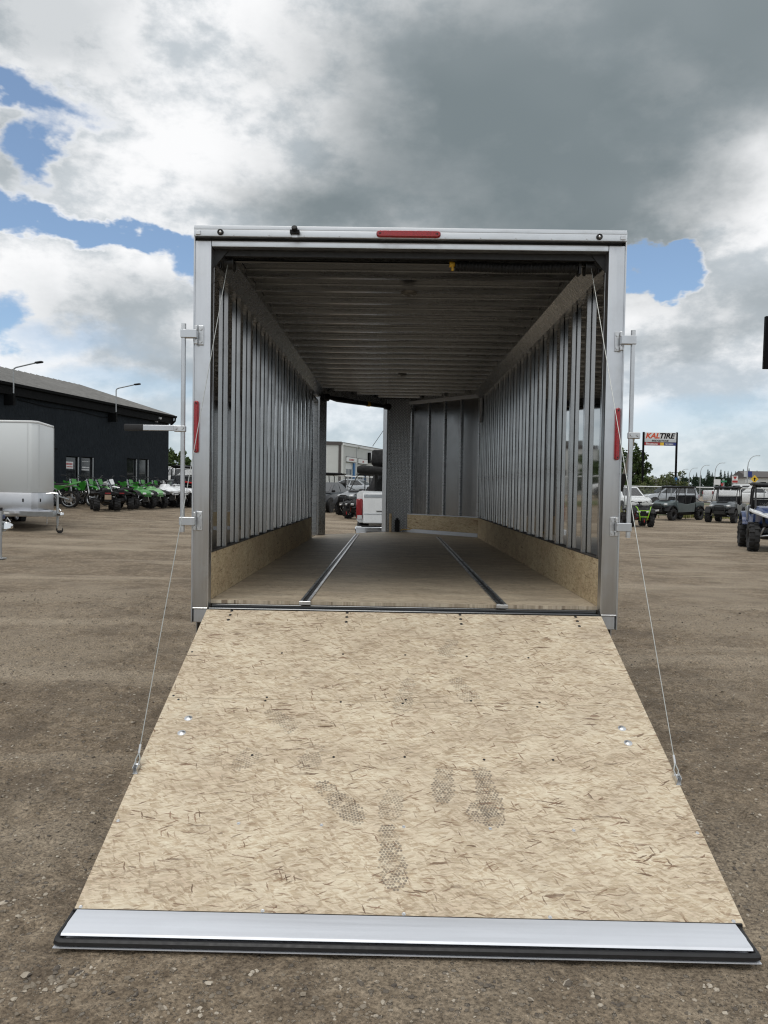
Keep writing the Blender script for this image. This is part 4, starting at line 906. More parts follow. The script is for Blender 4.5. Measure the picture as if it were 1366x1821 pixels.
def quad_bike(label, px, py, head, body='green', rear='black_plastic', guard=None, screen=False, utility=True, sc=1.0, group=None, seat='seat_black', plate=False):
    rt = vh('quad_bike', label, 'quad bike', px, py, head, group); p_ = P_(rt); wr = .31 if utility else .27
    sc *= .9; rt.scale = (sc, sc, sc); fx, rx = .62, -.62; tw = .44
    p_('frame', hexloft([(.75, .14, .30, .52), (.2, .18, .28, .62), (-.5, .18, .32, .62), (-.75, .12, .40, .56)]), 'black_steel')
    p_('engine', MB().box(-.25, .25, -.17, .17, .34, .66).cyl((.0, -.22, .46), (.0, .22, .46), .12, n=12), 'rim_dark', bevel=.03)
    fb = p_('front_body', MB().loft([[(x, -h, z-.02), (x, -h*.55, z+.06), (x, h*.55, z+.06), (x, h, z-.02), (x, h*.8, z-.10), (x, -h*.8, z-.10)] for x, h, z in ((1.0, .20, .64), (.86, .34, .74), (.60, .40, .82), (.36, .34, .86), (.14, .20, .88))]), body)
    for s_ in (-1, 1):
        p_('front_fender', MB().prism([(.30, .74), (.36, .82), (.62, .84), (.88, .76), (.97, .62), (.92, .62), (.80, .72), (.60, .77), (.42, .74)], *sorted((s_*.33, s_*.57)), 'y'), body if sc > .99 else 'black_plastic', bevel=.012)
    p_('rear_body', MB().loft([[(x, -h, z-.02), (x, -h*.5, z+.05), (x, h*.5, z+.05), (x, h, z-.02), (x, h*.8, z-.09), (x, -h*.8, z-.09)] for x, h, z in ((-.26, .30, .76), (-.45, .52, .80), (-.70, .56, .80), (-.98, .40, .80))]), rear)
    p_('seat', MB().loft([[(x, -h, z), (x, h, z), (x, h*.8, z+.12), (x, -h*.8, z+.12)] for x, h, z in ((.10, .12, .86), (-.15, .17, .80), (-.55, .19, .80), (-.80, .15, .84))]), seat, bevel=.02)
    p_('tank_cover', MB().loft([[(x, -h, z-.12), (x, h, z-.12), (x, h*.6, z), (x, -h*.6, z)] for x, h, z in ((.48, .18, .98), (.30, .20, 1.02), (.08, .16, .98))]), body, bevel=.02)
    hb_ = p_('handlebar', MB().tube([(.26, -.40, 1.12), (.33, -.30, 1.14), (.36, -.10, 1.08), (.36, .10, 1.08), (.33, .30, 1.14), (.26, .40, 1.12)], .013, 6).cyl((.48, 0, .80), (.36, 0, 1.08), .025, n=8).box(.34, .44, -.08, .08, 1.06, 1.14), 'black_steel')
    part('grip', MB().cyl((.26, -.41, 1.12), (.31, -.31, 1.14), .02, n=8).cyl((.26, .41, 1.12), (.31, .31, 1.14), .02, n=8), M['black_rubber'], hb_)
    for s_ in (-1, 1):
        p_('headlight', MB().obox((.97, s_*.20, .68), (.10, .16, .08), (0, R(20), s_*R(20))), 'lamp_glass', bevel=.015)
        p_('suspension_arm', MB().cyl((fx+.1, s_*.14, .42), (fx, s_*(tw-.08), wr), .02, n=6).cyl((fx-.14, s_*.14, .42), (fx, s_*(tw-.08), wr), .02, n=6).cyl((fx, s_*.20, .78), (fx, s_*(tw-.12), wr+.02), .028, n=8), 'red_paint' if utility and guard else 'zinc')
        wheel(rt, fx, s_*tw, wr, .20, .50, 12); wheel(rt, rx, s_*(tw-.01), wr, .26, .50, 12)
    if utility:
        for nm, xa, xb, zz_ in (('front_rack', .40, .98, .95), ('rear_rack', -1.02, -.45, .94)):
            rk = MB()
            for yy in (-.38, -.19, 0, .19, .38): rk.cyl((xa, yy, zz_), (xb, yy, zz_), .012, n=6)
            rk.cyl((xa, -.40, zz_), (xa, .40, zz_), .014, n=6).cyl((xb, -.40, zz_), (xb, .40, zz_), .014, n=6).cyl((xa+.1, -.25, .80), (xa+.1, -.25, zz_), .014, n=6).cyl((xa+.1, .25, .80), (xa+.1, .25, zz_), .014, n=6)
            p_(nm, rk, 'black_steel')
    if guard:
        gd = MB()
        for s_ in (-1, 1): gd.tube([(1.02, s_*.14, .30), (1.12, s_*.18, .46), (1.13, s_*.24, .72), (1.06, s_*.30, .88), (.98, s_*.34, .92)], .020, 8)
        gd.cyl((1.13, -.24, .74), (1.13, .24, .74), .018, n=8).cyl((1.12, -.18, .46), (1.12, .18, .46), .018, n=8)
        g_ = p_('bull_bar', gd, guard); part('winch', MB().box(1.05, 1.14, -.09, .09, .30, .42), M['black_steel'], g_); part('winch_hook', MB().cyl((1.15, 0, .36), (1.15, 0, .22), .014, n=6), M['red_paint'], g_)
    else: p_('front_bumper', MB().tube([(.92, -.14, .36), (1.04, -.14, .48), (1.05, -.12, .60), (1.05, .12, .60), (1.04, .14, .48), (.92, .14, .36)], .016, 6), 'black_steel')
    p_('tail_light', MB().box(-1.0, -.96, -.12, .12, .74, .80), 'red_light')
    if plate: p_('number_plate', MB().obox((-1.02, .0, .60), (.02, .28, .20), (0, R(-10), 0)), 'plate')
    if screen: p_('windscreen', MB().loft([[(x, -h, z), (x+.05, 0, z), (x, h, z), (x-.012, h, z), (x+.038, 0, z), (x-.012, -h, z)] for x, h, z in ((.52, .30, 1.04), (.40, .32, 1.30), (.24, .22, 1.58))]), 'glass_clear')
    return rt
M['diamond_bright'] = alu('diamond_bright', (.50, .51, .53), .38, 0, dirt=.2)
M['plate'] = simple('plate', (.42, .33, .24), .6)

def dirt_bike(label, px, py, head, body='green', lean=-8, steer=0, group=None, plate='green', sc=1.0):
    rt = vh('dirt_bike', label, 'dirt bike', px, py, head, group); rt.rotation_euler = (R(lean), 0, R(head)); rt.scale = (sc,)*3; p_ = P_(rt)
    def bw_(x, r):
        key = ('mb', r)
        if key not in _wc:
            me = MB().lathe(tyre_prof(r, .095, r-.07), 28, 'y').mesh('wheel', M['tyre'])
            mr = MB().lathe([(-.028, r-.066), (-.022, r-.085), (.022, r-.085), (.028, r-.066)], 24, 'y').lathe([(-.05, .012), (-.05, .04), (.05, .04), (.05, .012)], 10, 'y')
            for k in range(14):
                a = 2*math.pi*k/14; mr.cyl((math.cos(a+.3)*.035, .03*(-1)**k, math.sin(a+.3)*.035), (math.cos(a)*(r-.08), 0, math.sin(a)*(r-.08)), .004, n=4, caps=False)
            mr.lathe([(.052, .05), (.056, .13), (.058, .13), (.056, .05)], 16, 'y')
            _wc[key] = (me, mr.mesh('rim', M['rim_silver']))
        o = link('wheel', _wc[key][0], rt, (x, 0, r)); link('rim', _wc[key][1], o)
    bw_(.74, .35); bw_(-.70, .33)
    fk = MB(); 
    for s_ in (-1, 1): fk.cyl((.76, s_*.09, .33), (.60, s_*.09, .70), .027, n=8).cyl((.60, s_*.09, .70), (.42, s_*.09, 1.10), .034, n=8)
    fk.box(.52, .62, -.11, .11, .84, .88).box(.42, .52, -.11, .11, 1.03, 1.07); p_('fork', fk, 'silver')
    for s_ in (-1, 1): p_('fork_guard', MB().cyl((.775, s_*.115, .36), (.66, s_*.115, .66), .022, n=6), 'white_paint')
    p_('frame', MB().tube([(.48, 0, .98), (.15, .11, .90), (-.28, .13, .72), (-.22, .12, .45), (.10, .10, .36), (.34, .06, .55), (.48, 0, .88)], .026, 6).tube([(.48, 0, .98), (.15, -.11, .90), (-.28, -.13, .72), (-.22, -.12, .45), (.10, -.10, .36), (.34, -.06, .55), (.48, 0, .88)], .026, 6), 'galv')
    p_('engine', MB().box(-.18, .16, -.11, .11, .38, .60).cyl((.02, 0, .56), (.12, 0, .84), .10, n=10).cyl((-.06, -.15, .48), (-.06, .15, .48), .11, n=12), 'rim_dark', bevel=.02)
    p_('swingarm', MB().tube([(-.20, .10, .50), (-.70, .09, .34)], .03, 6).tube([(-.20, -.10, .50), (-.70, -.09, .34)], .03, 6), 'galv')
    p_('seat', MB().loft([[(x, -h, z-.06), (x, h, z-.06), (x, h*.8, z), (x, -h*.8, z)] for x, h, z in ((.26, .07, 1.0), (0, .09, .965), (-.35, .10, .945), (-.70, .07, .955))]), 'seat_black')
    for s_ in (-1, 1):
        p_('tank_shroud', MB().prism([(.52, .96), (.42, .60), (.22, .66), (.02, .92), (.28, 1.0)], *sorted((s_*.12, s_*.16)), 'y'), body, bevel=.01)
        p_('side_panel', MB().prism([(-.16, .88), (-.22, .64), (-.52, .78), (-.66, .90)], *sorted((s_*.10, s_*.13)), 'y'), plate, bevel=.008)
    p_('tank', MB().loft([[(x, -h, z-.14), (x, h, z-.14), (x, h*.6, z), (x, -h*.6, z)] for x, h, z in ((.42, .08, 1.02), (.28, .11, 1.03), (.06, .09, .98))]), body)
    p_('front_fender', MB().loft([[(x, -h, z-.03), (x, 0, z+.02), (x, h, z-.03), (x, h, z-.045), (x, 0, z+.005), (x, -h, z-.045)] for x, h, z in ((1.12, .05, .70), (.96, .07, .80), (.72, .08, .83), (.50, .07, .80))]), body)
    p_('rear_fender', MB().loft([[(x, -h, z-.03), (x, 0, z+.015), (x, h, z-.03), (x, h, z-.045), (x, 0, z), (x, -h, z-.045)] for x, h, z in ((-.45, .10, .91), (-.72, .10, .93), (-.98, .08, 1.0), (-1.12, .05, 1.04))]), body)
    p_('number_board', MB().obox((.60, 0, 1.0), (.02, .20, .24), (0, R(-20), 0)), plate, bevel=.008)
    hb_ = p_('handlebar', MB().tube([(.30, -.40, 1.20), (.38, -.28, 1.22), (.46, -.10, 1.12), (.46, .10, 1.12), (.38, .28, 1.22), (.30, .40, 1.20)], .013, 6), 'black_steel')
    part('grip', MB().cyl((.29, -.41, 1.20), (.36, -.29, 1.22), .019, n=8).cyl((.29, .41, 1.20), (.36, .29, 1.22), .019, n=8), M['black_rubber'], hb_)
    p_('exhaust', MB().tube([(.20, -.08, .78), (.30, -.12, .55), (.05, -.15, .42), (-.25, -.15, .66), (-.45, -.15, .78)], .024, 6).cyl((-.42, -.15, .77), (-.86, -.15, .88), .05, n=10), 'zinc')
    return rt

# ------------------------------------------------------------------ vehicles in front of the charcoal building
gb = 'dirt bikes along the charcoal building'
for (x, y), hd_, bd, pl, lb in (
    ((-13.27, 29.11), 200, 'green', 'green', 'green dirt bike half hidden behind the white trailer, only its rear fender showing'),
    ((-13.10, 29.95), -38, 'green', 'green', 'green dirt bike nearest the white trailer, fork and front wheel showing'),
    ((-12.90, 30.95), -30, 'green', 'green', 'green dirt bike standing before the window with the white sign'),
    ((-12.70, 31.95), -28, 'green', 'green', 'green dirt bike standing between the left window pair and the white one'),
    ((-12.52, 32.80), -30, 'white_paint', 'white_paint', 'white dirt bike with black plastics among the green ones'),
    ((-12.30, 33.90), -32, 'green', 'green', 'first green dirt bike right of the white one'),
    ((-12.08, 34.95), -32, 'green', 'green', 'green dirt bike in front of the right window pair, left of two'),
    ((-11.85, 36.10), -32, 'green', 'green', 'green dirt bike in front of the right window pair, right of two'),
    ((-11.70, 36.95), -32, 'black_plastic', 'white_paint', 'black dirt bike with white number board, last of the row')):
    dirt_bike(lb, x, y, hd_, bd, random.choice((-9, -7, 8)), plate=pl, group=gb)
gq = 'quad bikes along the charcoal building'
for (x, y), hd_, bd, re_, kw, lb in (
    ((-11.13, 29.12), 118, 'black_plastic', 'black_plastic', dict(plate=True, sc=.95, utility=False), 'black quad bike seen from behind with a tan number plate'),
    ((-10.91, 30.21), 112, 'black_plastic', 'black_plastic', dict(sc=.92, utility=False), 'plain black quad bike beside the one with the tan plate'),
    ((-10.70, 31.25), -35, 'green', 'green', dict(utility=False), 'green quad bike between the black ones and the white ones'),
    ((-10.50, 32.22), -35, 'pale_green', 'white_paint', dict(utility=False), 'pale green and white quad bike beside the solid green one'),
    ((-10.27, 33.36), -35, 'white_paint', 'white_paint', dict(utility=False, sc=1.12), 'white quad bike with black seat, second from the right end of its row'),
    ((-10.05, 34.35), -40, 'white_paint', 'black_plastic', dict(screen=True, sc=1.12), 'white and black quad bike with a tall windscreen')):
    quad_bike(lb, x, y, hd_, bd, re_, group=gq, **kw)
side_by_side('red and black side by side glimpsed beside the left lock bar', -9.72, 36.1, -40, 'black_plastic', sport=True, fender='red_paint', wr=.37, accent='red_paint')

# ------------------------------------------------------------------ vehicles on the right
side_by_side('grey green four seat side by side with black roof near the fence', 16.35, 44.8, 217, 'grey_green', seats=4, wr=.345, winch=True)
side_by_side('grey two seat side by side with dark roof beside the weeds', 18.55, 42.6, 232, 'slate', seats=2, wr=.345)
side_by_side('blue and white sport side by side with big knobby tyres at the right edge', 10.95, 21.9, 252, 'blue', seats=2, sport=True, fender='white_paint', wr=.40, accent='white_paint')
quad_bike('black utility quad bike with lime green bull bar', 11.35, 35.6, 268, 'black_plastic', 'black_plastic', guard='lime', sc=1.12)

# ------------------------------------------------------------------ vehicles seen through the front doorway
side_by_side('black side by side with roof parked beside the pickup', -1.20, 35.0, 222, 'slate', seats=2, wr=.36, winch=True)
side_by_side('dark side by side with open cage parked behind the grey sedan', -4.2, 42.5, 215, 'slate', seats=4, wr=.34)
quad_bike('black quad bike with silver racks between the sedan and the pickup', -1.22, 31.8, 225, 'black_plastic', 'silver', guard='black_steel', sc=1.0)

# ------------------------------------------------------------------ cars and pickups
def car(label, px, py, head, paint, kind='sedan', cat='car', group=None, name=None):
    rt = vh(name or {'sedan': 'sedan', 'suv': 'sport_utility_car', 'pickup': 'pickup_truck'}[kind], label, cat, px, py, head, group); p_ = P_(rt)
    if kind == 'sedan':
        st = [(-2.30, .62, .45, .80), (-2.22, .80, .30, .96), (-1.6, .88, .22, 1.00), (-.4, .90, .20, .96), (.9, .90, .20, .93), (1.6, .86, .22, .86), (2.15, .76, .28, .74), (2.30, .58, .36, .62)]
        gl = [(-1.75, 1.10), (-1.0, 1.42), (.15, 1.46), (1.25, .92)]; z0 = .94; hwb, hwt = .82, .60; r = .33; wx = (-1.40, 1.42)
    elif kind == 'suv':
        st = [(-2.30, .72, .45, 1.00), (-2.24, .86, .36, 1.08), (-1.4, .92, .26, 1.10), (.9, .92, .26, 1.08), (1.7, .90, .28, 1.03), (2.2, .82, .34, .92), (2.34, .64, .42, .80)]
        gl = [(-2.18, 1.12), (-2.0, 1.68), (.2, 1.74), (1.15, 1.08)]; z0 = 1.06; hwb, hwt = .86, .66; r = .37; wx = (-1.38, 1.45)
    else:
        st = [(-2.95, .90, .62, 1.36), (-2.90, .97, .58, 1.40), (-.9, .98, .50, 1.40), (-.88, .98, .46, 1.22), (1.5, .98, .46, 1.22), (2.5, .96, .48, 1.16), (2.85, .88, .52, 1.06), (2.92, .74, .58, .98)]
        gl = [(-.86, 1.24), (-.70, 1.88), (.75, 1.92), (1.45, 1.22)]; z0 = 1.20; hwb, hwt = .93, .74; r = .41; wx = (-1.85, 1.95)
    bd = p_('body', hexloft([(*s_, .07) for s_ in st]), paint, smooth=50)
    (xa, _), (xb, zb_), (xc, zc_), (xd, _) = gl
    part_g = MB().loft([[(xa, -hwb, z0), (xd, -hwb*.92, z0), (xd, hwb*.92, z0), (xa, hwb, z0)], [(xb, -hwt, zb_-.03), (xc, -hwt, zc_-.03), (xc, hwt, zc_-.03), (xb, hwt, zb_-.03)], [(xb+.08, -hwt+.07, zb_), (xc-.1, -hwt+.07, zc_), (xc-.1, hwt-.07, zc_), (xb+.08, hwt-.07, zb_)]])
    cb = p_('cabin', part_g, paint, smooth=40)
    def lerp(a, b, t_): return a+(b-a)*t_
    for s_ in (-1, 1):
        def sp(u, v):   # point on the side glass plane
            x0 = lerp(xa, xb, v); x1 = lerp(xd, xc, v); yb_ = lerp(lerp(hwb, hwb*.92, u), hwt, v)+.006
            return (lerp(x0, x1, u), s_*yb_, lerp(z0, lerp(zb_, zc_, u)-.03, v))
        spans = ((.06, .46), (.50, .94)) if kind != 'suv' else ((.04, .28), (.31, .60), (.63, .95))
        for u0, u1 in spans:
            q_ = [sp(u0, .10), sp(u1, .10), sp(u1-(.03 if u1 > .9 else 0), .90), sp(u0+(.02 if u0 < .1 else 0), .90)]
            part('side_window', MB().quad(*q_), M['glass_dark'], cb, smooth=0)
        for x in wx:
            part('wheel_arch', MB().lathe([(s_*(st[3][1]-.10), .02), (s_*(st[3][1]-.10), r+.06), (s_*(st[3][1]+.012), r+.06), (s_*(st[3][1]+.012), .02)], 24, 'y', (x, 0, r)), M['black_plastic'], bd)
            w_ = wheel(rt, x, s_*(st[3][1]-.085), r, .22, .66, 0, 'rim_silver' if kind != 'sedan' else 'rim_dark')
        part('mirror', MB().obox((xd-.12, s_*(hwb+.08), z0+.08), (.12, .18, .12)), M['black_plastic'] if kind == 'sedan' else M[paint], bd, None, .03)
        p_('headlight', MB().obox((st[-2][0]-.02, s_*(st[-2][1]-.16), st[-2][3]-.12), (.20, .28, .14), (0, 0, s_*R(-25))), 'lamp_glass', bevel=.03)
        p_('tail_light', MB().obox((st[0][0]+.06, s_*(st[1][1]-.10), st[1][3]-.20), (.14, .20, .26), (0, 0, s_*R(20))), 'red_light', bevel=.03)
        part('door_handle', MB().box(-.25, -.08, *sorted((s_*(st[3][1]-.01), s_*(st[3][1]+.02))), z0-.12, z0-.09), M[paint], bd)
    def fr(xlo, xhi, zhi, s0):
        return MB().quad((lerp(xlo, xhi, .1)+s0, -hwb*.80, lerp(z0, zhi, .1)), (lerp(xlo, xhi, .1)+s0, hwb*.80, lerp(z0, zhi, .1)), (lerp(xlo, xhi, .92)+s0, hwt*.86, lerp(z0, zhi-.03, .92)), (lerp(xlo, xhi, .92)+s0, -hwt*.86, lerp(z0, zhi-.03, .92)))
    part('windscreen', fr(xd, xc, zc_, .012), M['glass_dark'], cb, smooth=0); part('rear_window', fr(xa, xb, zb_, -.012), M['glass_dark'], cb, smooth=0)
    p_('front_bumper', MB().box(st[-1][0]-.18, st[-1][0]+.02, -.66, .66, .34, .52), 'black_plastic', bevel=.04)
    p_('rear_bumper', MB().box(st[0][0]-.03, st[0][0]+.2, -.72, .72, .38, .54), 'black_plastic' if kind != 'pickup' else 'chrome', bevel=.04)
    return rt
car('dark grey sedan seen through the front doorway of the trailer', -3.55, 38.6, 190+65, 'car_grey')
car('white pickup with crew cab parked behind the fence', 27.6, 60, 0, 'white_paint', 'pickup', 'pickup')
car('silver car roof showing behind the grey green side by side', 22.6, 63, 185, 'silver', 'suv')
car('white car behind the black quad bike', 16.2, 53.0, 275, 'white_paint', 'suv')
car('white car behind the fence beyond the charcoal building', -17.2, 58, 20, 'white_paint', 'suv')
car('white van behind the fence, right of the charcoal building', -14.6, 57, 30, 'white_paint', 'suv')
car('pale car behind the fence seen through the front doorway', -3.4, 58, 160, 'silver', 'sedan')
car('dark blue car behind the chain link fence on the right', 23.6, 66, 185, 'blue', 'sedan')
car('dark red car behind the fence near the tire sign', 21.8, 72, 185, 'sign_red', 'sedan')

# tow truck ahead of the trailer
TK = thing('pickup_truck', 'white pickup hitched ahead, tailgate seen through the front doorway', 'pickup', (.24, 14.56, G0(0, 15)-.07), R(90)); p_ = P_(TK)
gz = -TK.location.z
p_('bed', hexloft([(.02, 1.00, .92, 1.52, .05), (2.0, 1.01, .80, 1.52, .05), (2.02, 1.01, .80, 1.50, .05)]), 'white_paint')
cbn = p_('cabin', MB().loft([[(2.06, -.98, .60), (5.6, -.96, .60), (5.6, .96, .60), (2.06, .98, .60)], [(2.06, -1.0, 1.36), (5.5, -.94, 1.26), (5.5, .94, 1.26), (2.06, 1.0, 1.36)]]), 'white_paint', bevel=.05)
p_('cab_roof', MB().loft([[(2.10, -.92, 1.36), (4.3, -.90, 1.34), (4.3, .90, 1.34), (2.10, .92, 1.36)], [(2.25, -.70, 1.98), (3.6, -.74, 2.0), (3.6, .74, 2.0), (2.25, .70, 1.98)]]), 'black_plastic', bevel=.04)
p_('rear_window', MB().quad((2.10, -.70, 1.45), (2.10, .70, 1.45), (2.21, .60, 1.90), (2.21, -.60, 1.90)), 'glass_dark', smooth=0)
tg = p_('tailgate', MB().box(-.035, .018, -.88, .88, .905, 1.49), 'white_paint', bevel=.015)
part('tailgate_crease', MB().box(-.041, -.0355, -.86, .86, 1.40, 1.455).box(-.040, -.0355, -.86, .86, 1.08, 1.095), M['silver'], tg, None, .003)
part('badge', MB().box(-.044, -.0355, .36, .62, 1.135, 1.150), M['rim_dark'], tg)
part('tailgate_handle', MB().box(-.050, -.0355, -.14, .14, 1.32, 1.39), M['black_plastic'], tg, None, .008)
for s_ in (-1, 1):
    tl = p_('tail_light', MB().box(-.03, .10, *sorted((s_*.885, s_*1.008)), .985, 1.375), 'red_light', bevel=.02)
    part('reverse_light', MB().box(-.036, -.028, *sorted((s_*.895, s_*.985)), .99, 1.06), M['lamp_glass'], tl)
    p_('wheel_flare', MB().lathe([(s_*.80, .02), (s_*.80, .47), (s_*1.03, .47), (s_*1.03, .02)], 24, 'y', (1.15, 0, .42)), 'black_plastic')
    wheel(TK, 1.15, s_*.90, .41, .27, .6, 0, 'rim_silver'); wheel(TK, 4.85, s_*.90, .41, .27, .6, 0, 'rim_silver')
bp = p_('rear_bumper', MB().loft([[(-.22, -1.02*f, z), (-.22, 1.02*f, z), (.02, 1.02*f, z), (.02, -1.02*f, z)] for f, z in ((.93, .64), (.99, .72), (1.0, .855))]), 'chrome', bevel=.02)
part('step_pad', MB().box(-.21, .0, -.90, .90, .8555, .862), M['black_plastic'], bp)
part('bumper_recess', MB().box(-.226, -.2205, .35, .80, .70, .76), M['rim_dark'], bp)
p_('hitch', MB().box(-.40, .3, -.05, .05, .50, .58).cyl((-.36, 0, .58), (-.36, 0, .66), .03, n=10), 'black_steel')
rk = MB()
for s_ in (-1, 1):
    for x in (.25, 1.75): rk.box(x-.04, x+.04, s_*.64-.03, s_*.64+.03, 1.50, 1.94)
    rk.box(.15, 1.85, s_*.64-.03, s_*.64+.03, 1.94, 1.98); rk.box(.25, 1.75, s_*.65-.008, s_*.65+.008, 1.72, 1.77)
for x in (.25, 1.0, 1.75): rk.box(x-.03, x+.03, -.68, .68, 1.981, 2.0)
p_('bed_rack', rk, 'black_steel')
tt_ = p_('roof_tent', MB().loft([[(.05, -.72, 2.01), (1.95, -.72, 2.01), (1.95, .72, 2.01), (.05, .72, 2.01)], [(.03, -.74, 2.08), (1.97, -.74, 2.08), (1.97, .74, 2.08), (.03, .74, 2.08)], [(.08, -.72, 2.32), (1.92, -.72, 2.32), (1.92, .72, 2.32), (.08, .72, 2.32)]]), 'tent', bevel=.03) if M.setdefault('tent', simple('tent', (.006, .0065, .007), .85, 0, .3, 10, bump=.6, bscale=18)) else None
aw = p_('awning_roll', MB().tube([(-.04, 1.00, 1.93), (-.04, .92, 1.93), (-.03, .5, 1.90), (-.03, -.5, 1.90), (-.04, -.95, 1.93)], [.06, .09, .085, .085, .08], 10), 'tent')
p_('gear_bags', hexloft([(.15, .62, 1.45, 1.80, .1), (.7, .66, 1.45, 1.92, .1), (2.0, .64, 1.45, 1.94, .1)]), 'tent')
p_('antenna', MB().cyl((.3, .72, 2.4), (1.0, -.1, 3.7), .006, .003, 5), 'black_steel')

# ------------------------------------------------------------------ white trailer on the left and the coupler in front of it
WT = thing('enclosed_trailer', 'white enclosed trailer with diamond plate stone guard and tongue jack', 'trailer', (-9.70, 20.35, G0(-9.4, 19.7)), R(-39)); p_ = P_(WT)
wz = WT.location.z
zb0, zg, zt_ = .65-wz, 1.29-wz, 3.225-wz
out_ = [(.0, -.09), (.0, .09), (-1.27, 1.17), (-7.0, 1.17), (-7.0, -1.17), (-1.27, -1.17)]
p_('lower_body', MB().prism(out_, zb0, zg, 'z'), 'diamond_bright', bevel=.004)
p_('upper_body', MB().prism([(a*.999, b*.997) for a, b in out_], zg+.001, zt_-.06, 'z'), 'white_metal', bevel=.015)
p_('roof_trim', MB().prism([(a*1.002+(.012 if i < 2 else 0), b*1.008) for i, (a, b) in enumerate(out_)], zt_-.0595, zt_, 'z'), 'white_paint', bevel=.01)
for s_ in (-1, 1):
    p_('nose_seam', MB().obox((-.07, s_*.15, (zg+zt_)/2), (.008, .012, zt_-zg-.14)), 'sign_grey')
    p_('corner_seam', MB().obox((-1.27, s_*1.170, (zg+zt_)/2), (.02, .012, zt_-zg-.14)), 'sign_grey')
    p_('reflector', MB().obox((-.163, s_*.235, zg-.20), (.035, .03, .09), (0, 0, s_*R(45))), 'black_plastic')
    p_('tongue_rail', MB().loft([[(x, y-.035, z) for z in (.44, .56)]+[(x, y+.035, z) for z in (.56, .44)] for x, y in ((-1.4, s_*1.0), (1.20, s_*.06))]), 'galv')
    for x in (-3.3, -4.2): wheel(WT, x, s_*1.10, .335, .2, .58, 0, 'rim_silver')
p_('clearance_light', MB().obox((-.96, .90, zg+.12), (.03, .03, .05)), 'lamp_glass', bevel=.008)
p_('tool_tray', MB().box(-.75, .15, -.60, .60, .50, .555), 'alu_flap')
p_('maker_plate', MB().loft([[(x, y-.037, z) for z in (.475, .535)]+[(x, y-.040, z) for z in (.535, .475)] for x, y in ((-.35, -.62), (.15, -.435))]), 'sign_white')
p_('coupler', MB().box(1.16, 1.48, -.05, .05, .47, .54).cyl((1.46, 0, .42), (1.46, 0, .56), .05, n=12).tube([(1.21, 0, .55), (1.31, 0, .66), (1.42, 0, .60)], .018, 6), 'chrome', bevel=.008)
jk = p_('tongue_jack', MB().cyl((1.05, .10, .28), (1.05, .10, 1.0), .032, n=10).cyl((1.05, .10, .13), (1.05, .10, .30), .024, n=10), 'galv')
part('crank', MB().tube([(1.05, .10, 1.0), (1.05, .10, 1.04), (.98, .00, 1.05), (.88, -.12, 1.03)], .016, 6), M['chrome'], jk)
part('caster_wheel', MB().lathe([(-.025, .02), (-.03, .07), (-.02, .085), (.02, .085), (.03, .07), (.025, .02)], 16, 'x', (1.05, .16, .085)), M['black_rubber'], jk)
part('caster_fork', MB().box(1.005, 1.015, .08, .20, .08, .20).box(1.085, 1.095, .08, .20, .08, .20), M['chrome'], jk)
for y in (-.16, .14):
    chn = MB()
    for k in range(7): chn.lathe([(-.004, .010), (-.004, .018), (.004, .018), (.004, .010)], 8, 'x' if k % 2 else 'y', (1.0+.02*(k % 2), y, .46-k*.034))
    p_('safety_chain', chn, 'zinc')
UT = thing('utility_trailer', 'silver trailer coupler with jack leg cut off by the left edge', 'trailer', (-7.56, 14.5, G0(-7.56, 14.5))); p_ = P_(UT)
uz = UT.location.z
p_('tongue', MB().box(-2.2, .05, -.06, .06, .62-uz, .74-uz), 'galv', bevel=.006)
p_('deck', MB().box(-5.4, -2.0, -.95, .95, .60-uz, .72-uz), 'galv', bevel=.01)
p_('coupler', MB().loft([[(x, -h, z0_), (x, h, z0_), (x, h*.8, z1_), (x, -h*.8, z1_)] for x, h, z0_, z1_ in ((-.02, .06, .66-uz, .82-uz), (.10, .06, .66-uz, .80-uz), (.20, .045, .68-uz, .76-uz))]), 'chrome', bevel=.012)
p_('latch', MB().tube([(.06, 0, .80-uz), (.10, 0, .88-uz), (.16, 0, .80-uz)], .014, 6), 'chrome')
jk = p_('jack_leg', MB().cyl((.02, -.09, .02), (.02, -.09, .72-uz), .022, n=10).cyl((.02, -.09, .55-uz), (.02, -.09, 1.02-uz), .030, n=10), 'galv')
part('jack_foot', MB().box(-.06, .10, -.17, -.01, .0, .02), M['galv'], jk)
part('jack_cap', MB().cyl((.02, -.09, 1.02-uz), (.02, -.09, 1.08-uz), .034, n=10), M['black_rubber'], jk)
p_('winch_strap', MB().obox((-.02, 0, .90-uz), (.12, .10, .08)), 'blue', bevel=.01)
for s_ in (-1, 1): wheel(UT, -3.6, s_*1.08, .32, .19, .58, 0, 'rim_silver')

# ------------------------------------------------------------------ tire shop seen through the front doorway
SH = thing('tire_shop', 'pale metal clad tire shop with blue trimmed bay doors', 'building', (-5.75, 83.0, .45+G0(0, 30)*0), R(math.degrees(math.atan2(.958, .2866)))); p_ = P_(SH)
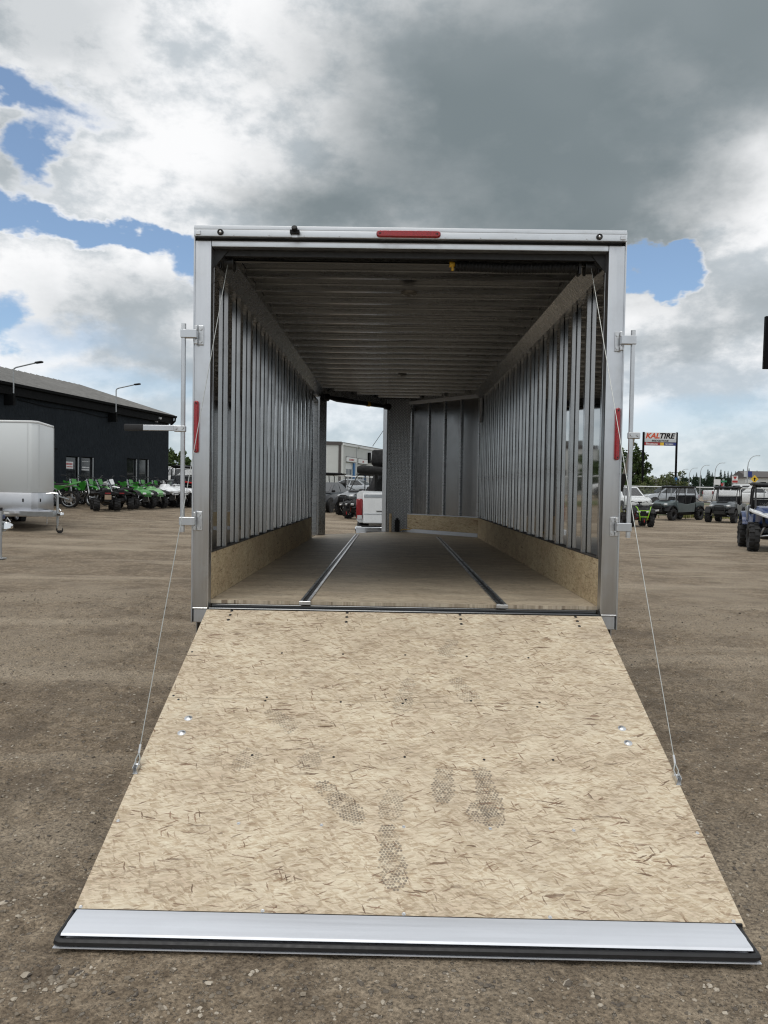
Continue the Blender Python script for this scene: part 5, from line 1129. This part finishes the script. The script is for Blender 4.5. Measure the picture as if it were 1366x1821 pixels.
# local x along the bay wall (away), local -y is its outer side
SH.scale = (1, 1, 1); sz = SH.location.z
def shp(name, mb, mat, parent=None, bevel=0.0): 
    mb.v = [(a, b, c-sz) for a, b, c in mb.v]; return p_(name, mb, mat, parent, bevel, 25)
W1 = holed_wall(30, 6.45, [(.98, 3.0, .3, 4.38), (5.1, 6.9, .3, 4.28), (9.0, 11.2, .3, 4.0)], .25, .2); W1.v = [(a, -b-.25, c) for a, b, c in W1.v]
shp('bay_wall', W1, 'siding')
rb2 = MB()
for k in range(100):
    x = .1+k*.3
    if any(a-.05 < x < b+.05 for a, b in ((.9, 3.9), (5.0, 7.5), (8.3, 13.5))): rb2.box(x-.03, x+.03, -.285, -.2505, 4.98, 6.3)
    else: rb2.box(x-.03, x+.03, -.285, -.2505, .3, 6.3)
shp('wall_ribs', rb2, 'siding')['kind'] = 'stuff'
# end wall facing the camera
e0 = Vector((0, 0, 0)); ca, sa = .2866, .958      # local axes -> build the end wall square to the view
ew = MB()
def ew_pt(u, v_, z): # u metres to the left of the corner in world -X, v_ depth in world +Y
    wx_, wy_ = -u, v_; return (wx_*ca+wy_*sa, -wx_*sa+wy_*ca, z)
ewl = [[ew_pt(0, 0, z), ew_pt(14, 0, z), ew_pt(14, .25, z), ew_pt(0, .25, z)] for z in (.2, 6.5)]
shp('end_wall', ew.loft(ewl), 'siding')
rb3 = MB()
for k in range(60):
    u = .45+k*.225; rb3.loft([[ew_pt(u-.02, 0, z), ew_pt(u+.02, 0, z), ew_pt(u+.02, -.03, z), ew_pt(u-.02, -.03, z)] for z in (.3, 6.2)])
shp('end_ribs', rb3, 'siding')['kind'] = 'stuff'
shp('corner_trim', MB().loft([[ew_pt(0, -.06, z), ew_pt(.28, -.06, z), ew_pt(.28, .0, z), ew_pt(0, .0, z)] for z in (.2, 6.22)]), 'trim_brown')
shp('fascia', MB().loft([[ew_pt(-.05, -.10, z), ew_pt(14, -.10, z), ew_pt(14, .2, z), ew_pt(-.05, .2, z)] for z in (6.23, 6.6)]), 'trim_brown')
shp('eave_trim', MB().box(-.1, 30, -.36, -.256, 6.20, 6.46), 'sign_white')
shp('shop_roof', MB().prism([(-.40, 6.461), (-.40, 6.52), (14, 7.4), (14, 6.461)], -.1, 30, 'x'), 'roof_metal')
for a, b, top in ((.98, 3.0, 4.38), (5.1, 6.9, 4.28), (9.0, 11.2, 4.0)):
    dr = shp('bay_door', MB().box(a+.01, b-.01, -.18, -.12, .3, top-.01), 'sign_white')
    for r_ in range(2):
        for c_ in range(2):
            w_ = (b-a-.5)/2; x = a+.18+c_*(w_+.14); z = 3.05-r_*.85-.0
            shp('pane', MB().box(x, x+w_, -.20, -.181, z, z+.62), 'glass_dark', dr)
    shp('blue_post', MB().box(b+.12, b+.62, -.40, -.256, .3, top-.02), 'blue_trim')
for a, b, z0_, z1_, tx in ((.78, 3.93, 4.47, 4.96, 'ALIGNMENT'), (4.68, 7.91, 4.42, 4.92, 'LUBE')):
    o = shp('bay_sign', MB().box(a, b, -.42, -.30, z0_, z1_), 'sign_white'); shp('sign_frame', MB().box(a-.03, b+.03, -.416, -.29, z1_+.001, z1_+.05).box(a-.03, b+.03, -.416, -.29, z0_-.05, z0_-.001), 'trim_brown', o)
    text_part('sign_lettering', tx, .30, M['sign_red'], o, ((a+b)/2-len(tx)*.10, -.425, z0_+.13-sz), (R(90), 0, 0), bold=.006)
ks = shp('shop_sign', MB().box(8.9, 15.5, -.50, -.30, 4.62, 5.80), 'sign_white'); shp('sign_edge', MB().box(8.3, 8.895, -.52, -.28, 4.60, 5.82), 'sign_black', ks)
text_part('sign_lettering', 'KAL', 1.15, M['sign_orange'], ks, (9.15, -.505, 4.82-sz), (R(90), 0, 0), shear=.2, bold=.03, sx=.95)
text_part('sign_lettering', 'TIRE', 1.15, M['sign_black'], ks, (11.65, -.505, 4.82-sz), (R(90), 0, 0), shear=.2, bold=.03, sx=.95)
shp('flood_light', MB().box(4.6, 5.1, -.75, -.35, 6.26, 6.36), 'lamp_glass')
shp('downpipe', MB().box(4.28, 4.40, -.33, -.256, 5.0, 6.2), 'galv')

# ------------------------------------------------------------------ chain link fence across the back of the yard
def chain_mat():
    m, t, b = mat_base('chain_link'); X = t.sep(coords(t)); u, v = X[0], X[2]
    a = t.m('PINGPONG', t.m('MULTIPLY', t.m('ADD', u, v), 11.0), .5); c = t.m('PINGPONG', t.m('MULTIPLY', t.m('SUBTRACT', u, v), 11.0), .5)
    wv = t.m('MAXIMUM', t.step(a, .075, .03), t.step(c, .075, .03))
    t.set(b.inputs['Base Color'], (.33, .34, .35, 1)); b.inputs['Metallic'].default_value = .6; b.inputs['Roughness'].default_value = .5
    t.set(b.inputs['Alpha'], t.m('MULTIPLY', wv, .9)); return m
M['chain'] = chain_mat()
FN = thing('chain_link_fence', 'chain link fence with pale top rail across the back of the yard', 'fence', (0, 49.5, 0)); p_ = P_(FN)
xsf = np.arange(-30, 46.1, 3.0); pm = {}
p_('top_rail', MB().tube([(x, 0, G0(x, 49.5)+1.90) for x in xsf], .032, 8), 'white_paint')
for x in xsf: p_('post', MB().cyl((x, .05, G0(x, 49.5)-.1), (x, .05, G0(x, 49.5)+1.96), .036, n=8), 'galv')
ch = MB()
for a, b in zip(xsf[:-1], xsf[1:]): ch.quad((a, .02, G0(a, 49.5)+.03), (b, .02, G0(b, 49.5)+.03), (b, .02, G0(b, 49.5)+1.88), (a, .02, G0(a, 49.5)+1.88))
p_('wire_mesh', ch, 'chain', smooth=0)

# ------------------------------------------------------------------ tall tire sign
KS = thing('pylon_sign', 'tall two post tire sign with orange and black lettering', 'sign', (24.3, 70, G0(24.3, 70))); p_ = P_(KS); kz = KS.location.z
for x, mt in ((-1.50, 'sign_black'), (1.53, 'sign_black')): p_('sign_post', MB().box(x-.075, x+.075, -.08, .08, 0, 7.12-kz), mt)
p_('post_base', MB().box(1.42, 1.64, -.11, .11, 0, 3.0-kz), 'blue_trim')
main = p_('main_panel', MB().box(-1.42, 1.45, -.10, .10, 6.50-kz, 7.08-kz), 'sign_white', bevel=.01)
text_part('lettering', 'KAL', .66, M['sign_orange'], main, (-1.36, -.103, 6.56-kz), (R(90), 0, 0), shear=.25, bold=.024, sx=1.06)
text_part('lettering', 'TIRE', .66, M['sign_black'], main, (-.13, -.103, 6.56-kz), (R(90), 0, 0), shear=.25, bold=.024, sx=1.06)
mid_ = p_('middle_panel', MB().box(-1.42, 1.45, -.10, .10, 6.20-kz, 6.47-kz), 'sign_grey', bevel=.008)
text_part('lettering', 'BRIDGESTONE', .23, M['sign_black'], mid_, (-.78, -.103, 6.26-kz), (R(90), 0, 0), shear=.25, bold=.006, sx=1.0)
lr = p_('lower_panel', MB().box(-1.42, .0, -.10, .10, 5.90-kz, 6.17-kz), 'sign_red', bevel=.008)
text_part('lettering', 'Firestone', .25, M['sign_white'], lr, (-1.30, -.103, 5.96-kz), (R(90), 0, 0), bold=.008, sx=1.12)
p_('yellow_panel', MB().box(.003, .34, -.10, .10, 5.90-kz, 6.17-kz), 'sign_yellow')
lb_ = p_('blue_panel', MB().box(.343, 1.45, -.10, .10, 5.90-kz, 6.17-kz), 'sign_blue', bevel=.008)
text_part('lettering', 'MICHELIN', .17, M['sign_white'], lb_, (.42, -.103, 5.975-kz), (R(90), 0, 0), bold=.005, sx=1.0)
p_('crossbar', MB().box(-1.40, 1.44, -.03, .03, 6.175-kz, 6.195-kz), 'sign_black')
# black panel reaching in at the right edge: a yard sign on its post
BS = thing('banner_sign', 'black hanging sign panel cut off by the right edge', 'sign', (10.55, 20.0, 0)); p_ = P_(BS)
pn = p_('panel', MB().loft([[(-1.045+ (0.0), -.05, 4.83), (.9, -.05, 4.83), (.9, .05, 4.83), (-1.045, .05, 4.83)], [(-1.03, -.05, 6.19), (.9, -.05, 6.19), (.9, .05, 6.19), (-1.03, .05, 6.19)]]), 'sign_black', bevel=.01)
p_('pole', MB().cyl((1.0, 0, 0), (1.0, 0, 6.6), .06, n=10), 'sign_black')
p_('arm', MB().box(.6, 1.0, -.03, .03, 6.3, 6.36).box(.6, .64, -.02, .02, 6.19, 6.3), 'sign_black')
# small structures along the far street
def sign_on_posts(name, label, x, y, z0, z1, hw, mat, posts=2, cat='sign'):
    g_ = G0(x, y); t_ = thing(name, label, cat, (x, y, g_)); pp = P_(t_)
    o = pp('panel', MB().box(-hw, hw, -.06, .06, z0-g_, z1-g_), mat, bevel=.01)
    for s_ in ((-1, 1) if posts == 2 else (0,)): pp('sign_post', MB().box(s_*hw*.8-.08, s_*hw*.8+.08, .061, .18, -.1, z0-g_+.3), 'galv')
    return t_, o, pp
# ------------------------------------------------------------------ far street furniture on the right
t_, o, pp = sign_on_posts('pylon_sign', 'far white sign with a red triangle above a red band', 75.96, 170, 4.06, 5.66, .64, 'sign_white')
part('triangle', MB().prism([(-.46, 5.50-t_.location.z), (.46, 5.50-t_.location.z), (0, 4.78-t_.location.z)], -.075, -.061, 'y'), M['sign_red'], o)
part('red_band', MB().box(-.60, .60, -.075, -.061, 4.14-t_.location.z, 4.62-t_.location.z), M['sign_red'], o)
part('leaf', MB().prism([(-.05, 5.46-t_.location.z), (.05, 5.46-t_.location.z), (0, 5.62-t_.location.z)], -.078, -.0755, 'y'), M['sign_green'], o)
g_ = G0(51.9, 110); ys = thing('road_sign', 'yellow diamond road sign with black symbol on a post', 'sign', (51.93, 110, g_)); pp = P_(ys)
o = pp('panel', MB().prism([(-.58, 3.78-g_), (0, 3.20-g_), (.58, 3.78-g_), (0, 4.36-g_)], -.03, 0, 'y'), 'sign_yellow')
part('symbol', MB().prism([(-.08, 3.5-g_), (.08, 3.5-g_), (.08, 3.8-g_), (.2, 3.8-g_), (0, 4.05-g_), (-.2, 3.8-g_), (-.08, 3.8-g_)], -.035, -.031, 'y'), M['sign_black'], o)
pp('sign_post', MB().box(-.05, .05, .002, .08, -.1, 4.2-g_), 'galv')
sign_on_posts('billboard', 'small blank white signboard far down the street', 50.84, 120, 3.0, 3.86, .50, 'sign_white')
sign_on_posts('billboard', 'red signboard far off at the right edge', 74.7, 150, 4.5, 5.74, 1.2, 'sign_red')
t_, o, pp = sign_on_posts('street_sign', 'small green street name sign above a red triangle sign', 32.4, 75, 2.72, 2.88, .27, 'sign_green', 1)
pp('yield_sign', MB().prism([(-.38, 2.60-t_.location.z), (-.02, 2.60-t_.location.z), (-.20, 2.26-t_.location.z)], -.09, -.06, 'y'), 'sign_red')
fr = thing('steel_frame', 'open steel frame standing behind the tire sign', 'frame', (33.1, 90, G0(33.1, 90))); pp = P_(fr)
pp('frame_bar', MB().box(-.62, -.55, 0, .08, 0, 3.6).box(.55, .62, 0, .08, 0, 3.6).box(-.54, .54, 0, .08, 3.52, 3.6).box(-.54, .54, 0, .08, 2.9, 2.96), 'galv')
lamps = [(63.4, 137, 8.53), (71.1, 169, 8.45), (74.3, 185, 8.5), (79.8, 206, 8.48), (80.8, 215, 8.42)]
words = ['nearest street lamp on the right, with two banners', 'second street lamp from the right', 'third street lamp from the right', 'fourth street lamp from the right', 'farthest street lamp, left of the others']
for (x, y, z), wd in zip(lamps, words):
    g_ = G0(x, y); h = z-g_; t_ = thing('street_lamp', 'grey curved arm lamp: '+wd, 'street lamp', (x, y, g_), 0, 'street lamps along the far road'); pp = P_(t_)
    pp('pole', MB().tube([(0, 0, 0), (0, 0, h*.45), (0, 0, h*.72), (.12, 0, h*.84), (.45, 0, h*.93), (.95, 0, h*.985), (1.6, 0, h)], [.13, .11, .09, .08, .07, .06, .05], 8), 'galv')
    pp('lamp_head', MB().obox((1.85, 0, h-.02), (.6, .25, .11)), 'galv', bevel=.03)
    if y < 140:
        pp('banner', MB().box(-.62, -.10, -.02, .02, 4.71-g_, 5.71-g_), 'sign_grey'); pp('banner', MB().box(.10, .82, -.02, .02, 4.72-g_, 5.72-g_), 'sign_blue')
g_ = G0(97, 205); fb = thing('store_building', 'far pale building with brown gable roof at the right edge', 'building', (102.8, 203, g_)); pp = P_(fb)
W_ = holed_wall(22, 6.0-g_, [(3, 4.0, .0, 3.2), (7.0, 8.2, 2.4, 3.2), (8.8, 10.0, 2.4, 3.2), (13, 14.5, 2, 3.2)], .3, -.3); W_.v = [(a-8.5, -b, c) for a, b, c in W_.v]
pp('wall', W_, 'siding', smooth=0)
for a, b, c, e in ((3, 4.0, .0, 3.2), (7.0, 8.2, 2.4, 3.2), (8.8, 10.0, 2.4, 3.2), (13, 14.5, 2, 3.2)): pp('window', MB().box(a-8.5+.01, b-8.5-.01, .08, .14, c+.01, e-.01), 'glass_dark')
pp('side_wall', MB().box(-8.5, 13.5, .301, 9, -.3, 6.0-g_), 'siding'); pp('roof', MB().prism([(-.6, 6.0-g_), (-.6, 6.25-g_), (4.5, 7.9-g_), (9.6, 6.25-g_), (9.6, 6.0-g_)], -9.2, 14.0, 'x'), 'trim_brown', smooth=0)
pp('porch', MB().box(-9.5, -6.8, -1.5, -.31, 4.6-g_, 5.5-g_).box(-9.4, -9.1, -1.4, -1.1, -.2, 4.6-g_).box(-7.2, -6.9, -1.4, -1.1, -.2, 4.6-g_), 'siding')
M['far_grey'] = simple('far_grey', (.16, .17, .175), .7); 
for x, y, w_, h, mt, lb in ((52, 165, 13, 3.2, 'far_grey', 'long low grey shed far down the street'), (64, 190, 9, 3.6, 'trim_brown', 'low brown shed far off, left of the white signboard')):
    g_ = G0(x, y); t_ = thing('far_shed', lb, 'building', (x, y, g_)); pp = P_(t_)
    pp('wall', MB().box(-w_/2, w_/2, 0, 8, -.3, h), mt); pp('roof', MB().prism([(-.4, h+.001), (4, h+1.1), (8.4, h+.001)], -w_/2-.3, w_/2+.3, 'x'), 'roof_metal', smooth=0)
    for k in range(3): pp('door', MB().box(-w_/2+1+k*w_/3.2, -w_/2+2.6+k*w_/3.2, -.06, -.002, -.2, h*.75), 'sign_grey')

# ------------------------------------------------------------------ vegetation
def leaf_mat(name, lo, hi, tr=.25):
    m, t, b = mat_base(name); c = coords(t)
    col = t.ramp(t.noise(c, 1.6, 4, .6), [(.3, lo), (.7, hi)]); t.set(b.inputs['Base Color'], col); b.inputs['Roughness'].default_value = .7; b.inputs['Specular IOR Level'].default_value = .2
    return m
M['leaf'] = leaf_mat('leaf', (.030, .055, .018), (.080, .115, .034)); M['leaf_pale'] = leaf_mat('leaf_pale', (.060, .080, .030), (.130, .145, .055)); M['needle'] = leaf_mat('needle', (.012, .028, .016), (.032, .055, .030)); M['weed'] = leaf_mat('weed', (.11, .125, .04), (.22, .215, .075))
def leaves(blobs, n, size, flat=1.0):
    """leaf quads filling a set of ellipsoids (cx,cy,cz,rx,ry,rz)"""
    B = np.array(blobs); wgt = B[:, 3]*B[:, 4]*B[:, 5]; pick = rng.choice(len(B), n, p=wgt/wgt.sum())
    dr = rng.normal(size=(n, 3)); dr /= np.linalg.norm(dr, axis=1)[:, None]; rad = rng.uniform(.25, 1, n)**.45
    C = B[pick, :3]+dr*rad[:, None]*B[pick, 3:]*rng.uniform(.85, 1.08, (n, 1))
    a = rng.normal(size=(n, 3)); a /= np.linalg.norm(a, axis=1)[:, None]; b = rng.normal(size=(n, 3)); b -= a*(a*b).sum(1)[:, None]; b /= np.linalg.norm(b, axis=1)[:, None]
    s_ = size*rng.uniform(.6, 1.4, (n, 1)); a *= s_; b *= s_*.65
    V = np.stack([C-a, C+b*.9, C+a, C-b*.9], 1).reshape(-1, 3); return V, np.arange(n*4).reshape(-1, 4)
def broad_tree(label, x, y, h, rx, mat='leaf', n=2600, size=.13, name='broadleaf_tree', cat='tree', group=None, seed=0, trunk=True, low=.15):
    g_ = G0(x, y); t_ = thing(name, label, cat, (x, y, g_), 0, group); r = random.Random(seed)
    bl = [(r.uniform(-.55, .55)*rx, r.uniform(-.5, .5)*rx, h*(low+(1-low)*f)-.1, rx*r.uniform(.28, .5)*(1.1-.5*f), rx*r.uniform(.28, .5)*(1.1-.5*f), h*r.uniform(.09, .15)) for f in np.linspace(.08, .93, 15)]
    V, Fq = leaves(bl, n, size); link('crown', np_mesh('crown', V, Fq, M[mat], False), t_)
    tm = MB()
    if trunk: tm.tube([(0, 0, -.1), (.03*rx, 0, h*.3), (-.02*rx, .05, h*.62), (0, 0, h*.9)], [h*.028, h*.02, h*.012, h*.004], 8)
    for b_ in bl[2::2]: tm.tube([(0, 0, h*.25), (b_[0]*.5, b_[1]*.5, b_[2]*.75), (b_[0], b_[1], b_[2])], [h*.012, h*.007, h*.003], 5)
    part('trunk', tm, M['bark'], t_); return t_
broad_tree('leafy green tree beside the tire sign, partly behind the right lock bar', 24.1, 77, 5.8, 2.3, n=5200, size=.15, seed=3)
broad_tree('leafy green tree behind the right corner post', 21.4, 76, 5.8, 2.2, n=4000, size=.14, seed=5)
broad_tree('low olive bush right of the tire sign post', 24.0, 66, 3.0, 1.6, 'leaf_pale', 1800, .11, 'bush', 'bush', seed=8, trunk=False, low=.05)
broad_tree('low olive bush in front of the leafy trees', 21.6, 64, 2.7, 1.7, 'leaf_pale', 1500, .11, 'bush', 'bush', seed=9, trunk=False, low=.05)
gl_ = 'trees beyond the charcoal building'
for i, (x, y, h, rx, lb) in enumerate(((-24.4, 82, 4.3, 2.2, 'green tree touching the corner of the charcoal building'), (-22.3, 80, 4.0, 1.5, 'green tree behind the left lock bar'), (-20.2, 84, 4.9, 2.0, 'tall green tree left of the left corner post'), (-18.0, 80, 4.2, 2.0, 'green tree hidden mostly by the left corner post'))):
    broad_tree(lb, x, y, h, rx, 'leaf', 2400, .15, seed=20+i, group=gl_)
def spruce_mesh(h, seed):
    r = np.random.default_rng(seed); n = 900; f = r.uniform(0, 1, n)**.8; a = r.uniform(0, 6.283, n); rad = (1-f)*h*.17*r.uniform(.25, 1.1, n)+.08
    C = np.stack([np.cos(a)*rad, np.sin(a)*rad, h*(.08+.92*f)], -1); d_ = np.stack([np.cos(a), np.sin(a), -.5*np.ones(n)], -1); s_ = (h*.035*(1.15-f))[:, None]
    sd_ = np.stack([-np.sin(a), np.cos(a), np.zeros(n)], -1)
    V = np.stack([C-d_*s_*1.2, C+sd_*s_*.8, C+d_*s_*1.4, C-sd_*s_*.8], 1).reshape(-1, 3); return np_mesh('crown', V, np.arange(n*4).reshape(-1, 4), M['needle'], False)
spm = [spruce_mesh(10, k) for k in range(4)]; spt = MB().cyl((0, 0, -.2), (0, 0, 9.4), .16, .03, 6).mesh('trunk', M['bark'])
xs_sp = [(1203, 8.6), (1212, 9.6), (1219, 8.2), (1232, 9.0), (1237, 9.9), (1245, 9.0), (1257, 11.3), (1260, 10.6), (1265, 10.0), (1280, 11.2), (1287, 10.7), (1293, 10.6), (1299, 10.4), (1306, 10.6), (1320, 11.6), (1325, 10.8), (1330, 11.8), (1344, 11.0), (1352, 10.6)]
for i, (px_, zt2) in enumerate(xs_sp):
    y = 296+9*math.sin(i*2.3); x = -.079+y*math.tan(-.0107+math.atan((px_-683)/1352.28)) ; zt3 = 1.56+(zt2-1.56)*y/300+.0
    g_ = G0(x, y); t_ = thing('spruce_tree', 'dark pointed spruce in the far tree line on the right', 'tree', (x, y, g_), i*1.3, 'spruces in the far tree line'); k_ = (zt3-g_)/10.0
    t_.scale = (k_*1.25, k_*1.25, k_); link('crown', spm[i % 4], t_); link('trunk', spt, t_)
# far woods that read as one dark band
V_ = []; F_ = []; nL = 9000
xw = rng.uniform(-300, 330, nL); yw = 330+rng.uniform(0, 40, nL); hw_ = 5.5+2.5*vnoise(xw*.05, xw*0+3.3, 5)+1.5*vnoise(xw*.4, xw*0+1.3, 6); zw = rng.uniform(0, 1, nL)*hw_+.3
Cw = np.stack([xw, yw, zw], -1); aw_ = rng.normal(size=(nL, 3)); aw_ /= np.linalg.norm(aw_, axis=1)[:, None]; bw2 = np.cross(aw_, rng.normal(size=(nL, 3))); bw2 /= np.linalg.norm(bw2, axis=1)[:, None]
Vw = np.stack([Cw-aw_*1.3, Cw+bw2*1.1, Cw+aw_*1.3, Cw-bw2*1.1], 1).reshape(-1, 3)
tag(link('far_woods', np_mesh('far_woods', Vw, np.arange(nL*4).reshape(-1, 4), M['needle'], False)), 'dark band of far woods along the horizon', 'woods', kind='stuff')
# weeds along the fence
nW = 7000; xg = rng.uniform(-28, 44, nW); yg = 49.3+rng.normal(0, .7, nW)-.8*(rng.uniform(0, 1, nW) > .6); dens_w = vnoise(xg*.35, yg*.3, 9); okw = (dens_w > .30) & ((xg > 8) | (xg < -16) | (rng.uniform(0, 1, nW) > .8)); xg, yg = xg[okw], yg[okw]
hg = rng.uniform(.25, .75, len(xg))*(.5+vnoise(xg*.6, yg*.6, 12)); ag = rng.uniform(0, 6.28, len(xg)); gz_ = gh(xg, yg)-.03; lx, ly = np.cos(ag)*hg*.35, np.sin(ag)*hg*.35; wx2, wy2 = -np.sin(ag)*.035, np.cos(ag)*.035
VG = np.stack([np.stack([xg-wx2, yg-wy2, gz_], -1), np.stack([xg+wx2, yg+wy2, gz_], -1), np.stack([xg+lx*.6+wx2*.8, yg+ly*.6+wy2*.8, gz_+hg*.65], -1), np.stack([xg+lx, yg+ly, gz_+hg], -1)], 1).reshape(-1, 3)
tag(link('weeds', np_mesh('weeds', VG, np.arange(len(xg)*4).reshape(-1, 4), M['weed'], False)), 'yellow green weeds growing along the fence', 'weeds', kind='stuff')
M['grass_far'] = simple('grass_far', (.10, .115, .045), .9, 0, .3, .2)
gf = MB(); xq = list(np.linspace(-120, 160, 40))
for a, b in zip(xq[:-1], xq[1:]):
    for y0, y1 in ((50.2, 54.0), (76, 88)): gf.quad((a, y0, G0(a, y0)+.012), (b, y0, G0(b, y0)+.012), (b, y1, G0(b, y1)+.012), (a, y1, G0(a, y1)+.012))
tag(link('verge', gf.mesh('verge', M['grass_far'], smooth=0)), kind='structure')
M['asphalt'] = simple('asphalt', (.05, .05, .052), .9, 0, .15, .6)
rd = MB()
for a, b in zip(xq[:-1], xq[1:]): rd.quad((a, 100, G0(a, 100)+.012), (b, 100, G0(b, 100)+.012), (b, 112, G0(b, 112)+.012), (a, 112, G0(a, 112)+.012))
tag(link('road', rd.mesh('road', M['asphalt'], smooth=0)), kind='structure')
